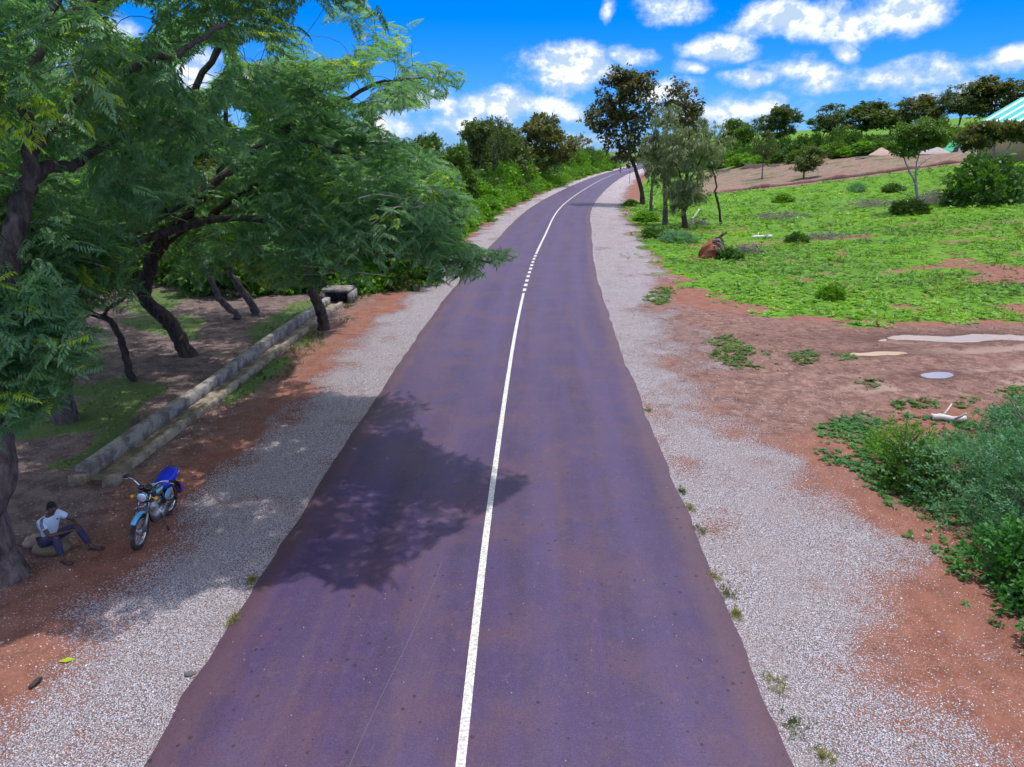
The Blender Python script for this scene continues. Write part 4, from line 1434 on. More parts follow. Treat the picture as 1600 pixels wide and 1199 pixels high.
# dark undergrowth that closes the grove off at the back
for i in range(15):
    x_ = -6.5 - i * 2.3 + random.uniform(-.6, .6)
    y_ = 37.5 + random.uniform(-1.2, 1.5) + (2 if i % 2 else 0)
    place_shrub(random.choice((1, 1, 2)), x_, y_, random.uniform(2.4, 3.8), random.uniform(3.6, 5.0), "dark bush, %s from the road in the row closing off the grove" % ORD[i], "bushes at the back of the grove")
# bushes at the foot of the skyline trees
BROW = ([1040, 1145, 1275, 1372, 1454, 1496, 1600, 1700], [274, 263, 253, 243, 235, 228, 216, 206])
for row in range(2):
    n_ = (34, 22)[row]
    for i in range(n_):
        px_ = 1035 + i * (590 / n_) + random.uniform(-5, 5)
        p = ground_at(px_, float(np.interp(px_, *BROW)) - 1 - 5 * row - random.uniform(0, 3))
        zc_ = p[1]
        s_ = zc_ / 160
        place_shrub(random.choice(((0, 0, 1, 2), (1, 1, 2))[row]), p[0], p[1], random.uniform(1.8, 3.2) * s_ * (1 + .5 * row), random.uniform(4.5, 7) * s_,
                    ("green bush, %s from the road in the belt below the skyline trees", "taller dark bush, %s from the road between the skyline trunks")[row] % ORD[i], ("bushes below the skyline trees", "bushes between the skyline trees")[row])

# ------------------------------------------------------------------ shrubs at hand on the right
def shrub_thing(label, x, y, parts, name="shrub", group=None, yaw=0):
    e = link(name, None, loc=(x, y, gz(x, y)), rot=(0, 0, yaw), label=label, cat="shrub", group=group)
    put_s, put_l = parts
    link("stems", put_s, e)
    c = link("leaves", put_l, e); c["kind"] = "stuff"
    return e


def near_bush(seed, label, x, y, h, w, n, tm, size, lm, up=.35, name="shrub", sy=1.0, shell=.35, flat=.6, stems=16):
    st, lf, _, _ = shrub_mesh(seed, tm, h, w, n, size, lm, stems, up, flat, shell)
    e = shrub_thing(label, x, y, (st, lf), name)
    e.scale = (1, sy, 1)
    return e


near_bush(301, "big blue-green feathery bush overhanging the gravel at the right edge", 10.75, 12.4, 1.85, 5.0, 3800, T_FEATH, (.20, .34), M_feather, .5)
near_bush(302, "second feathery bush behind the big one, by the picture edge", 13.1, 15.2, 1.0, 4.2, 1900, T_FEATH, (.22, .36), M_feather, .5)
near_bush(309, "feathery bush that joins the big bush to the vine bush below it", 9.6, 11.2, 1.45, 2.8, 1100, T_FEATH, (.18, .3), M_feather, .45)
near_bush(303, "bright broad-leaved vine bush spilling onto the gravel in the lower right", 8.95, 9.9, 1.4, 3.0, 1100, T_SMALL, (.16, .26), M_vine, .15)
near_bush(304, "vine bush lowest in the frame at the right edge", 8.6, 8.5, 1.1, 2.6, 800, T_SMALL, (.15, .25), M_vine, .1)
near_bush(305, "small rounded green shrub at the inner corner of the bush clump", 8.5, 13.5, .8, 1.7, 420, T_SMALL, (.13, .22), M_shrub_dark, .2)
near_bush(306, "low feathery shrub just above the rounded green shrub", 9.0, 15.0, .7, 1.9, 420, T_FEATH, (.15, .26), M_shrub, .2)
near_bush(307, "yellow-green sprout at the bottom of the vine bush", 7.75, 8.0, .5, .9, 130, T_SMALL, (.14, .22), M_shrub, .1)
near_bush(308, "feathery bush beyond the right picture edge", 13.4, 11.5, 1.5, 4.0, 900, T_FEATH, (.3, .45), M_feather, .5)

# ------------------------------------------------------------------ scattered ground cover
def cover(name, label, n, xr, yr, tm, size, lm, seed, dens, falloff=1.0, ref=30., tilt=.2, grow=.004):
    rg = np.random.default_rng(seed)
    x = rg.uniform(*xr, n); y = rg.uniform(*yr, n)
    ok = (rg.random(n) < np.minimum(1, (ref / np.maximum(y, 1)) ** falloff)) & (rg.random(n) < dens(x, y))
    px_, py_ = proj(np.stack([x, y, x * 0], -1))
    ok &= (px_ > -250) & (px_ < 1850) & (py_ < 1300)
    x, y = x[ok], y[ok]
    z = terr(x, y)
    mb = MB()
    v = np.clip(1.1 * (fbm(x * .9, y * .9, seed, 3) - .5) + 1.3 * (fbm(x * .11, y * .16, seed + 3, 3) - .5) + .45 + .35 * (rg.random(len(x)) - .5), 0, 1)
    scatter(mb, tm, np.stack([x, y, z], -1), yaw_frames(len(x), rg, tilt), rg.uniform(*size, len(x)) * (1 + grow * np.maximum(0, y - 30)), v, rg)
    return put(name, mb, lm, kind="stuff", label=label)


def d_field(x, y):
    gv, gr, li, tr, lo = masks(x, y)[:5]
    return gr * (x > cx(y)) * np.where(vn(x * .35, y * .35, 91) > .3, 1, .35)


cover("ground_cover", "bright green low growth covering the field right of the road", 50000, (7, 62), (27, 62), T_ROS_S, (.10, .22), M_cover, 401, d_field, 1.2, 27)
cover("ground_cover", "bright green low growth on the far slope of the field", 16000, (12, 120), (62, 150), T_ROS_S, (.22, .42), M_cover, 402, d_field, .8, 62)
cover("grass", "yellowish grass and dry stalks mixed into the green field", 9000, (7, 70), (27, 80), T_TUFT, (.16, .40), M_dry, 408, lambda x, y: d_field(x, y) * (vn(x * .3, y * .4, 17) > .55), 1.0, 30)
cover("grass", "darker green grass clumps standing in the field", 9000, (7, 80), (28, 100), T_TUFT, (.18, .42), M_shrub_dark, 409, lambda x, y: d_field(x, y) * (vn(x * .5, y * .5, 27) > .6), 1.0, 34)
cover("weeds", "green weeds growing on the bare patch beside the bush clump", 15000, (6.0, 16), (8, 18.6), T_ROS, (.05, .12), M_vine, 403, lambda x, y: sstep(polydist(x, y, PATCH) + 1.2 * (fbm(x, y, 8, 3) - .5), 0, .5) * np.where(vn(x * 1.3, y * 1.3, 14) > .42, 1, .12) * sstep(y, 9, 13.5), 0)
SPOT = [px_poly(p) for p in ([(1105, 530), (1140, 522), (1180, 545), (1178, 575), (1140, 580), (1112, 565)], [(1190, 550), (1212, 548), (1220, 572), (1200, 576)], [(1225, 552), (1270, 545), (1285, 565), (1260, 578), (1230, 572)],
                              [(1300, 552), (1335, 553), (1340, 566), (1305, 568)], [(1335, 598), (1370, 594), (1372, 606), (1340, 608)], [(1390, 628), (1460, 622), (1470, 640), (1400, 645)], [(1490, 622), (1520, 618), (1525, 640), (1495, 642)],
                              [(1555, 605), (1599, 598), (1640, 600), (1640, 628), (1560, 628)], [(1000, 470), (1030, 440), (1060, 455), (1040, 480)])]


def d_spot(x, y):
    o = np.zeros_like(x)
    for p in SPOT:
        o = np.maximum(o, sstep(polydist(x, y, p) + .5 * (fbm(x * 2, y * 2, 5, 2) - .5), -.05, .3))
    return o


cover("weeds", "patches of green weeds on the red mud of the track", 22000, (5, 24), (16, 36), T_ROS, (.07, .15), M_shrub_dark, 404, d_spot, 0)


def d_left(x, y):
    gv, gr, li, tr, lo = masks(x, y)[:5]
    return gr * (x < cx(y)) * np.where(vn(x * .8, y * .8, 31) > .4, 1, .25)


cover("grass", "short grass on the floor of the grove behind the channel", 15000, (-26, -5.5), (11, 42), T_TUFT, (.07, .15), M_cover_dim, 405, d_left, .6, 16)


def d_verge(x, y):
    dl = cx(y) - x - hw(y)
    return sstep(dl, 3.0 + .8 * (fbm(x * .5, y * .3, 4, 2) - .5), 3.9) * (dl < 8)


cover("grass", "tall green grass at the foot of the left thicket", 9000, (-12, 40), (33, 190), T_TUFT, (.35, .8), M_shrub, 406, d_verge, .9, 45)


def d_drainside(x, y):
    p = np.stack([x, y], -1) - da
    s_ = p @ dn; t_ = p @ dd
    return ((s_ > .85) & (s_ < 1.9) & (t_ > 7) & (t_ < 20)) * (vn(x * 1.2, y * .7, 61) > .38) * np.exp(-np.maximum(0, s_ - .9) * 1.3)


cover("grass", "ragged grass along the road side of the drainage channel", 5200, (-9, -4.5), (18, 34), T_TUFT, (.10, .22), M_cover_dim, 407, d_drainside, 0)
# tufts that stand on the right asphalt edge
M_tuft = M_dry
TUFTS = [(1092, 832, .20, "small yellowish tuft uppermost of those along the right asphalt edge"), (1077, 795, .16, "thin green tuft at the asphalt edge beside the widened dirt"), (1120, 905, .26, "ragged yellow-green tuft half-way down the right asphalt edge"),
         (1136, 928, .2, "low tuft just below the ragged half-way tuft"), (1150, 962, .13, "tiny dark tuft on the gravel by the asphalt edge"), (1212, 1073, .22, "round olive tuft near the bottom right asphalt edge"),
         (1240, 1140, .30, "largest olive grass tuft at the bottom of the right asphalt edge"), (1290, 1187, .16, "little tuft on the gravel at the bottom frame edge"), (1012, 643, .14, "little green tuft at the right asphalt edge across from the shadow"),
         (1064, 768, .16, "green tuft where the red dust meets the asphalt"), (396, 912, .16, "dry tuft on the left asphalt edge next to the shadow"), (365, 972, .12, "tiny tuft below the shadow on the left asphalt edge")]
for i, (px_, py_, r_, lb) in enumerate(TUFTS):
    p = ground_at(px_, py_)
    rg = np.random.default_rng(500 + i)
    n_ = 26
    q = np.stack([rg.normal(0, r_ * .35, n_), rg.normal(0, min(r_, .2) * .5, n_), np.zeros(n_)], -1)
    mb = MB()
    scatter(mb, T_TUFT, q, yaw_frames(n_, rg, .25), rg.uniform(.06, .12, n_), rg.random(n_), rg)
    put("grass_tuft", mb, M_tuft if i % 3 else M_cover_dim, loc=tuple(p - [0, 0, .01]), label=lb, cat="grass tuft", group="tufts along the asphalt edges")

# dead leaves and loose stones
M_leaflit = leafmat("fallen_leaf", (.12, .075, .06), (.34, .25, .22), None, .9, .1)
rg = np.random.default_rng(610)
n_ = 8000
x = rg.uniform(-24, -5.2, n_); y = rg.uniform(7.5, 34, n_)
ok = (cx(y) - x - hw(y) > 2.2 + 1.5 * rg.random(n_)) & (vn(x * .7, y * .7, 3) > .3)
x, y = x[ok], y[ok]
mb = MB()
LV = [(leaf_quad((0, 0, 0), (1, 0, 0), (0, 1, 0), (0, 0, 1), 1.0, .5, .12), np.array([[0, 1, 2, 3]]))]
scatter(mb, LV, np.stack([x, y, terr(x, y) + .012], -1), yaw_frames(len(x), rg, .25), rg.uniform(.05, .11, len(x)), rg.random(len(x)), rg)
put("fallen_leaves", mb, M_leaflit, kind="stuff", label="dry leaves strewn under the trees")


def stone_template(sd):
    r = np.random.default_rng(sd)
    V = np.array([[1, 0, 0], [0, 1, 0], [-1, 0, 0], [0, -1, 0], [0, 0, .8], [0, 0, -.5]]) * r.uniform(.6, 1.1, (6, 1))
    Fq = []
    for i in range(4):
        Fq.append([i, (i + 1) % 4, 4, 4]); Fq.append([(i + 1) % 4, i, 5, 5])
    return V, [[i, (i + 1) % 4, 4] for i in range(4)]


def stones(name, label, n, xr, yr, dens, size, mat, seed):
    rg = np.random.default_rng(seed)
    x = rg.uniform(*xr, n); y = rg.uniform(*yr, n)
    ok = rg.random(n) < dens(x, y)
    x, y = x[ok], y[ok]
    n = len(x)
    mb = MB()
    sz = rg.uniform(size[0], size[1], n) * (1 + .6 * (rg.random(n) > .93))
    fr = yaw_frames(n, rg, .5) * sz[:, None, None] * rg.uniform(.7, 1.2, (n, 1, 3))
    P = np.stack([x, y, terr(x, y) + sz * .15], -1)
    for k in range(4):
        V, Ft = stone_template(seed + k)
        m = np.arange(n) % 4 == k
        Q = np.einsum('nij,vj->nvi', fr[m], V) + P[m][:, None, :]
        FF = (np.arange(m.sum())[:, None, None] * 6 + np.array(Ft)[None]).reshape(-1, 3)
        mb.add(Q.reshape(-1, 3), None, FF, np.repeat(rg.random(m.sum()), 6))
    return put(name, mb, mat, kind="stuff", label=label)


def stonemat():
    m, N = mat_new("quartz_chips")
    v = N.attr('var')
    c = N.mix(v, (.28, .26, .30), (.70, .68, .78))
    c = N.mix(N.ss(v, .0, .12), (.30, .17, .13), c)
    finish(N, N.n('ShaderNodeBsdfPrincipled', {'Base Color': c, 'Roughness': .8}).outputs[0])
    return m


M_stone = stonemat()
M_bank0 = simple("mud_clod", (.17, .095, .085), .95, vary=.4, scale=3.0)
stones("gravel", "loose white gravel on the right shoulder", 64000, (2.8, 9.6), (5.5, 24), lambda x, y: np.clip((masks(x, y)[0] * .8 + .26) * ((x - cx(y)) > hw(y) + .02) * (12 / np.maximum(y, 6)) ** 1.2 * .4, 0, 1), (.006, .014), M_stone, 620)
stones("gravel", "loose white gravel on the left shoulder", 60000, (-8.5, -3.5), (5.5, 22), lambda x, y: np.clip((masks(x, y)[0] * .8 + .18) * ((cx(y) - x) > hw(y) + .02) * (12 / np.maximum(y, 6)) ** 1.2 * .4, 0, 1), (.006, .014), M_stone, 630)

stones("clods", "brown clods and bits of mud on the earth track", 9000, (5, 30), (15, 33), lambda x, y: masks(x, y)[3] * .45 * (vn(x * .9, y * .9, 19) > .35), (.015, .05), M_bank0, 640)

# ------------------------------------------------------------------ puddles on the track
def puddle(k, label, col, rough):
    a, c, l, w = PUD[k]
    n = 28
    gx, gy = np.meshgrid(np.linspace(a - l * 1.5, a + l * 1.5, n), np.linspace(c - w * 1.6 - .1 * l * .3, c + w * 1.6 + .1 * l * .3, n))
    lvl = -.05 - .042
    dep = lvl - terr(gx, gy)
    ok = (dep > -.01) & (basins(gx, gy) > .22)
    idx = np.arange(n * n).reshape(n, n)
    Fq = np.stack([idx[:-1, :-1], idx[:-1, 1:], idx[1:, 1:], idx[1:, :-1]], -1).reshape(-1, 4)
    Fq = Fq[ok.ravel()[Fq].any(1)]
    m, N = mat_new("puddle_water")
    pos = N.n('ShaderNodeNewGeometry').outputs['Position']
    cc = N.mix(N.noise(pos, 1.8, 4.0), tuple(x * .75 for x in col), tuple(min(1, x * 1.15) for x in col))
    finish(N, N.n('ShaderNodeBsdfPrincipled', {'Base Color': cc, 'Roughness': rough, 'Specular IOR Level': .5}).outputs[0])
    V = np.stack([gx.ravel() - a, gy.ravel() - c, np.zeros(n * n)], -1)
    put("puddle", MB().add(V, Fq), m, loc=(a, c, lvl), kind="structure", label=label)


puddle(0, "small bright puddle on the muddy track", (.30, .27, .28), .1)
puddle(1, "long ochre puddle filling the far wheel rut", (.40, .29, .19), .22)
puddle(2, "narrow ochre puddle in the middle of the track", (.42, .28, .15), .3)

# ------------------------------------------------------------------ uprooted stump, logs, brush
M_redclod = simple("red_clay_clod", (.30, .10, .055), .95, vary=.4, scale=9, bump=.9)
M_log = simple("bleached_wood", (.55, .52, .50), .8, vary=.25, scale=11)
ps = ground_at(1108, 404)
st = link("uprooted_stump", None, loc=tuple(ps), label="uprooted tree stump caked with red clay in the green field", cat="stump")
rg = np.random.default_rng(700)
cl = MB()
nu, nv = 30, 20
V = []
for i in range(nv + 1):
    t = i / nv
    for j in range(nu):
        a = 2 * math.pi * j / nu
        r_ = (.62 * (1 - t) ** .5 * (1 - .35 * t) + .22 * math.sin(math.pi * t)) * (.4 + 1.25 * fbm(math.cos(a) * 2.6 + 4, math.sin(a) * 2.6 + t * 5.5, 12, 4)) + (.25 * max(0, .25 - t))
        V.append([r_ * math.cos(a) + .16 * t, r_ * math.sin(a) * .62, 1.35 * t - .05])
cl.add(V, [[i * nu + j, i * nu + (j + 1) % nu, (i + 1) * nu + (j + 1) % nu, (i + 1) * nu + j] for i in range(nv) for j in range(nu)])
put("clay_root_ball", cl, M_redclod, st)
cl = MB()
for i in range(14):
    a = rg.random() * 6.28
    cl.ball((-.6 + rg.normal(0, .5), -.5 + rg.normal(0, .4), .0), rg.uniform(.08, .3, 3) * [1.2, 1, .35], 8, 6)
put("spilled_clay", cl, M_redclod, st, kind="stuff")
for i in range(11):
    a = rg.random() * 6.28
    a = rg.uniform(-1.9, .5)
    z0, z1 = .5 + .8 * rg.random(), 1.2 * rg.random()
    P = catmull([(.1, .0, z0), (.55 * math.cos(a) + .15, .5 * math.sin(a), z0 + .1), (.85 * math.cos(a) + .2, .75 * math.sin(a), z1 + .05)], 4) + rg.normal(0, .03, (9, 3))
    put("root", MB().tube(P, np.linspace(.055, .015, len(P)), 6), M_twig if i % 3 else M_bark, st, True)
P = catmull([(.35, .2, .1), (.5, .3, .8), (.75, .4, 1.35), (1.15, .5, 1.6)], 4)
put("broken_trunk", MB().tube(P, np.linspace(.2, .06, len(P)), 8), M_bark_dark, st, True)
SHB = place_shrub(1, ps[0] + 1.2, ps[1] - .5, .75, 1.7, "dark weed clump growing against the uprooted stump")


def log(px_, py_, L, r, rz, label, mat, tilt=.06, name="log"):
    p = ground_at(px_, py_)
    rg = np.random.default_rng(int(px_))
    P = np.array([[-L / 2, 0, 0], [-L * .2, .04, .02], [L * .15, -.03, .03], [L / 2, .05, tilt]]) + [0, 0, r * .8]
    P = catmull(P, 4)
    mb = MB().tube(P, r * (1 + .15 * rg.normal(0, 1, len(P))), 8)
    e = link(name, None, loc=tuple(p), rot=(0, 0, rz), label=label, cat="log")
    put("stem", mb, mat, e, True)
    for k in range(2):
        b = P[4 + 4 * k]
        put("branch_stub", MB().tube([b, b + [.12, .18 - .36 * k, .16], b + [.2, .3 - .6 * k, .3]], [r * .5, r * .35, r * .2], 6), mat, e, True)
    return e


log(1190, 373, 1.7, .11, .1, "short white log lying in the green field behind the stump", M_log)
log(1481, 660, .75, .075, -.45, "bleached broken log lying beside the bush clump", M_log)
log(1078, 343, 2.4, .07, .5, "pale fallen branch propped under the roadside trees", M_log, .9)


def brush(px_, py_, w, h, n, label, seed, mat=M_brush, L=(.5, 1.3)):
    p = ground_at(px_, py_)
    rg = np.random.default_rng(seed)
    mb = MB()
    for i in range(n):
        a, b = rg.random() * 6.28, rg.random() * 6.28
        r = w / 2 * rg.random() ** .5
        z = h * rg.random() ** 1.4 * (1 - (r / (w / 2)) ** 2 * .8)
        c = np.array([math.cos(a) * r, math.sin(a) * r * .7, z])
        l = rg.uniform(*L) / 2
        d_ = np.array([math.cos(b), math.sin(b), rg.normal(.25, .4)]) * l
        mb.tube([c - d_, c + rg.normal(0, .06, 3), c + d_], [.02, .015, .006], 4, False)
    mb.V = [np.maximum(v, [-1e9, -1e9, .01]) for v in mb.V]
    return put("brush_pile", mb, mat, loc=tuple(p), label=label, cat="brush pile")


brush(1225, 342, 6, .7, 260, "grey dead brush lying in the middle of the field", 801)
brush(1370, 322, 6, .8, 260, "grey dead brush left of the white-barked tree", 802)
brush(1475, 318, 6, 1.5, 420, "mound of cut grey branches against the field bush", 803, L=(.8, 1.9))
brush(1170, 395, 1.8, .7, 110, "small grey brush heap right of the uprooted stump", 804)
brush(1085, 352, 3.0, .5, 140, "dead branches lying under the roadside trees", 805)
brush(1295, 372, 3.6, .4, 120, "thin scatter of dead twigs in the field below the grey brush", 806)
pb = ground_at(1535, 318)
place_shrub(1, pb[0], pb[1], 4.6, 6.4, "rounded bush tangled with grey branches below the bent-limbed tree")
pb = ground_at(1422, 334)
place_shrub(2, pb[0], pb[1], 1.2, 3.4, "low green bush at the foot of the white-barked tree")
for (px_, py_, h_, w_, k_, lb) in ((1300, 468, .75, 1.2, 0, "single yellow-green plant standing up from the near field"), (1245, 380, .8, 1.6, 1, "dark weed with stalks in the middle of the field"), (1340, 300, 1.0, 2.2, 4, "grey-green weed clump high in the field"),
                                  (1225, 316, 1.1, 2.4, 0, "leafy clump below the earth bank"), (1395, 300, 1.0, 2.5, 1, "dark leafy clump near the top of the field"), (1010, 345, .9, 2.6, 0, "bright bush at the foot of the large-leaved tree"),
                                  (1025, 372, .8, 2.4, 1, "darker bush below the trees on the gravel edge"), (1060, 378, .8, 2.6, 4, "blue-green weed clump under the willowy tree"), (985, 322, .8, 1.8, 0, "small bush by the shaded gravel at the bend")):
    p = ground_at(px_, py_)
    place_shrub(k_, p[0], p[1], h_, w_, lb)

# ------------------------------------------------------------------ earth bank and the building plot above the field
bank_px = [(1086, 306), (1140, 300), (1200, 293), (1270, 285), (1340, 276), (1400, 268), (1470, 258), (1540, 249), (1610, 240), (1700, 228)]
BK = np.array([ground_at(*p) for p in bank_px])
BKc = catmull(BK, 8)
secs = []
for i, p in enumerate(BKc):
    t = unit((BKc[min(i + 1, len(BKc) - 1)] - BKc[max(i - 1, 0)]) * [1, 1, 0])
    nrm = np.array([-t[1], t[0], 0])
    h_ = .55 + .25 * (vn(i * .6, 1, 5) - .5)
    q = p.copy(); q[2] = gz(q[0], q[1])
    f_ = lambda a, b: q + nrm * a + [0, 0, b]
    nrm_o = nrm * 1.6 * (fbm(i * .23, 4.0, 15, 3) - .5)
    q = q + nrm_o
    h_ = h_ * (.35 + 1.0 * vn(i * .45, 8, 6))
    secs.append([f_(-.35, -.3), f_(-.25, h_ * .8), f_(.0, h_), f_(.9, h_ + .05), f_(2.2, .35), f_(2.4, -.4)])
M_bank = simple("red_brown_earth", (.20, .105, .08), .95, vary=.4, scale=3.0, bump=.6, dirt=(.26, .17, .145))
put("earth_bank", MB().loft(secs), M_bank, kind="structure", label="low cut earth bank along the top of the field")

M_block = simple("mud_block", (.30, .235, .21), .95, vary=.25, scale=6, bump=.5)
block = MB().box((0, 0, .1), (.44, .2, .2)).mesh("block", M_block)
for k, (px_, py_, nb, rows, rz, lb) in enumerate(((1132, 270, 7, 4, .15, "leftmost low block wall on the building plot"), (1182, 264, 12, 5, .12, "longest low block wall on the building plot"), (1236, 256, 8, 4, .6, "low block wall right behind the little bush tree"),
                                                  (1210, 262, 6, 3, .1, "short broken block wall between the two longer ones"))):
    p = ground_at(px_, py_)
    e = link("block_wall", None, loc=tuple(p), rot=(0, 0, rz), label=lb, cat="wall", group="unfinished block walls")
    for r_ in range(rows):
        for j in range(nb):
            if r_ == rows - 1 and (j * 7 + k * 3) % 5 < 2:
                continue
            o = link("block", block, e, loc=((j - nb / 2 + (r_ % 2) * .5) * .46, 0, r_ * .215))
            o.rotation_euler = (0, 0, random.uniform(-.04, .04))


def heap(px_, py_, w, d_, h_, label, mat, seed, name="sand_heap"):
    p = ground_at(px_, py_)
    nr, na = 7, 22
    V = [[0, 0, h_]]
    for i in range(1, nr + 1):
        for j in range(na):
            a = 2 * math.pi * j / na
            k = i / nr
            w_ = .8 + .4 * vn(math.cos(a) * 2 + seed, math.sin(a) * 2, seed)
            V.append([w / 2 * k * w_ * math.cos(a), d_ / 2 * k * w_ * math.sin(a), h_ * (1 - k) ** 1.1 * (.8 + .4 * vn(a * 2, k * 4, seed)) - (.15 if i == nr else 0)])
    Ft = [[0, 1 + j, 1 + (j + 1) % na] for j in range(na)]
    Fq = [[1 + i * na + j, 1 + (i + 1) * na + j, 1 + (i + 1) * na + (j + 1) % na, 1 + i * na + (j + 1) % na] for i in range(nr - 1) for j in range(na)]
    return put(name, MB().add(V, Fq, Ft), mat, None, True, loc=tuple(p), label=label, cat="heap")


M_sand = simple("pink_sand", (.42, .29, .24), .95, vary=.2, scale=5, bump=.4)
M_rub = simple("grey_rubble", (.36, .30, .30), .95, vary=.35, scale=5, bump=.6)
heap(1376, 243, 5.5, 4, 1.3, "pinkish sand heap on the building plot", M_sand, 2)
heap(1420, 240, 4.5, 3, .9, "pale rubble heap right of the sand heap", M_rub, 5)
heap(1290, 252, 6, 3, .6, "low reddish spoil heap left of the concrete slabs", M_bank, 9)
heap(1462, 240, 7, 4, 1.1, "long grey rubble heap beside the green tarpaulin shelter", M_rub, 7)
for k, (px_, py_, rz, lb) in enumerate(((1325, 246, .2, "pale concrete slab lying left of the sand heap"), (1350, 249, -.3, "second concrete slab lying in front of the sand heap"))):
    p = ground_at(px_, py_)
    put("concrete_slab", MB().box((0, 0, .14), (3.0, 1.0, .22), (.04, .03, rz), .97), M_conc_old, loc=tuple(p), label=lb, cat="slab")

# green tarpaulin shelter
p = ground_at(1489, 238)
tent = link("tarpaulin_shelter", None, loc=tuple(p), rot=(0, 0, .25), label="green and white ridge-shaped tarpaulin shelter on the building plot", cat="tent")
M_tarp = simple("green_tarpaulin", (.03, .42, .20), .55, vary=.2, scale=3)
M_tarpw = simple("white_tarpaulin", (.70, .68, .74), .6, vary=.15, scale=3)
a_, b_, h_ = 1.1, 1.2, 1.55
put("green_sheet", MB().add([[-a_ - .3, -b_, .03], [-a_ - .3, b_, .03], [.1, b_, h_], [.1, -b_, h_], [-.6, -b_ - .05, .85], [-.6, b_, .78]], [[0, 1, 5, 4], [4, 5, 2, 3]]), M_tarp, tent)
put("white_sheet", MB().add([[.104, -b_, h_], [.104, b_, h_], [a_, b_, .03], [a_, -b_, .03], [.1, -b_ - .02, h_ - .02], [a_ - .1, -b_ - .02, .03], [-.2, -b_ - .02, .03]], [[0, 1, 2, 3]], [[4, 6, 5]]), M_tarpw, tent)
put("ridge_pole", MB().tube([(.1, -b_ - .2, h_ - .03), (.1, b_ + .2, h_ - .03)], .03, 6), M_twig, tent)

# house with the striped metal roof
e0 = unproj(1521, 196, 118.0)
M_teal = simple("teal_roof_sheet", (.03, .46, .42), .4, metal=0.0, vary=.2, scale=2)
M_whiteroof = simple("white_roof_sheet", (.72, .74, .78), .4, vary=.12, scale=2)
M_wall = simple("ochre_wall", (.42, .30, .17), .9, vary=.15, scale=3)
hx, hy, hzz = e0
zg = gz(hx + 5, hy - 2)
house = link("house", None, loc=(hx, hy, zg), label="house with a teal and white striped metal roof at the right picture edge", cat="house")
ez = hzz - zg
sl_, rn, ln = .62, 6.5, 13.0                     # pitch, run, length towards the viewer
put("wall", MB().box((rn, -ln / 2 - .4, ez / 2 - .6), (rn * 2 - 1.4, ln - 1.4, ez + 1.0)), M_wall, house)
nsheet = 14
for side in (0, 1):
    for i in range(nsheet):
        y0, y1 = -i * ln / nsheet, -(i + 1) * ln / nsheet + .015
        nrib = 4
        V, Fq = [], []
        for j in range(nrib * 2 + 1):
            yy = y0 + (y1 - y0) * j / (nrib * 2)
            zz = .035 * (j % 2)
            if side == 0:
                V += [[0, yy, ez + zz], [rn, yy, ez + rn * sl_ + zz]]
            else:
                V += [[2 * rn, yy, ez + zz], [rn + .01, yy, ez + rn * sl_ + zz]]
            if j:
                Fq.append([2 * j - 2, 2 * j - 1, 2 * j + 1, 2 * j])
        put("roof_sheet", MB().add(V, Fq), M_teal if i % 3 != 1 else M_whiteroof, house)
put("gable", MB().add([[.7, -ln + .35, ez - .2], [2 * rn - .7, -ln + .35, ez - .2], [rn, -ln + .35, ez + rn * sl_ - .15]], None, [[0, 1, 2]]), M_wall, house)

# marker post at the bend
p = ground_at(983.5, 287)
put("marker_post", MB().tube([(0, 0, -.2), (0, 0, 2.6)], .06, 8).box((0, -.07, 2.35), (.3, .03, .35)), simple("post_paint", (.22, .16, .17), .7), loc=tuple(p), label="slender dark marker post on the outside of the far bend", cat="post")

# things lying on the gravel
M_freshleaf = leafmat("fresh_leaf", (.35, .5, .02), (.4, .55, .03), None)
p = ground_at(101, 1041)
put("leaf", MB().add(leaf_quad((-.07, 0, .02), (1, .3, .1), (-.3, 1, 0), (0, 0, 1), .2, .1, .15), [[0, 1, 2, 3]]), M_freshleaf, loc=tuple(p), label="single bright green leaf on the left gravel", cat="leaf")
p = ground_at(58, 1073)
put("stick", MB().tube([(-.02, -.1, .02), (.02, .02, .05), (.01, .1, .02)], [.03, .035, .012], 6), M_bark_dark, None, True, loc=tuple(p), label="dark broken stick on the gravel in the lower left", cat="stick")
p = ground_at(296, 1056)
put("clod", MB().ball((0, 0, .02), (.07, .05, .035), 8, 6).ball((.06, .02, .015), (.04, .03, .02), 7, 5), simple("dark_clod", (.12, .10, .10), .95, vary=.3, bump=.5), None, True, loc=tuple(p), label="dark clod of earth alone on the left gravel", cat="clod")

# ------------------------------------------------------------------ motorcycle
M_tyre = simple("rubber", (.018, .017, .018), .85, vary=.3, dirt=(.10, .06, .05))
M_chrome = simple("chrome", (.62, .62, .66), .18, metal=1.0, vary=.08)
M_alloy = simple("grey_alloy", (.32, .32, .34), .4, metal=.8, vary=.2, dirt=(.14, .10, .09))
M_black = simple("black_paint", (.015, .015, .018), .35, vary=.2, coat=.4)
M_bluep = simple("light_blue_paint", (.10, .42, .70), .25, vary=.12, coat=.6)
M_seat = simple("blue_seat_cover", (.005, .028, .62), .45, vary=.15, scale=8)
M_amber = simple("amber_lens", (.85, .36, .01), .25, vary=.05)
M_lens = simple("headlight_glass", (.62, .74, .85), .06, metal=.55, vary=.12, scale=40)
M_red = simple("red_reflector", (.55, .02, .10), .3, vary=.1)
M_purple = simple("purple_flap", (.20, .03, .42), .5, vary=.15)
M_tank = simple("tank_dark", (.02, .05, .07), .2, vary=.3, coat=.6)
M_decal = simple("tank_decal", (.25, .60, .62), .3, vary=.2)


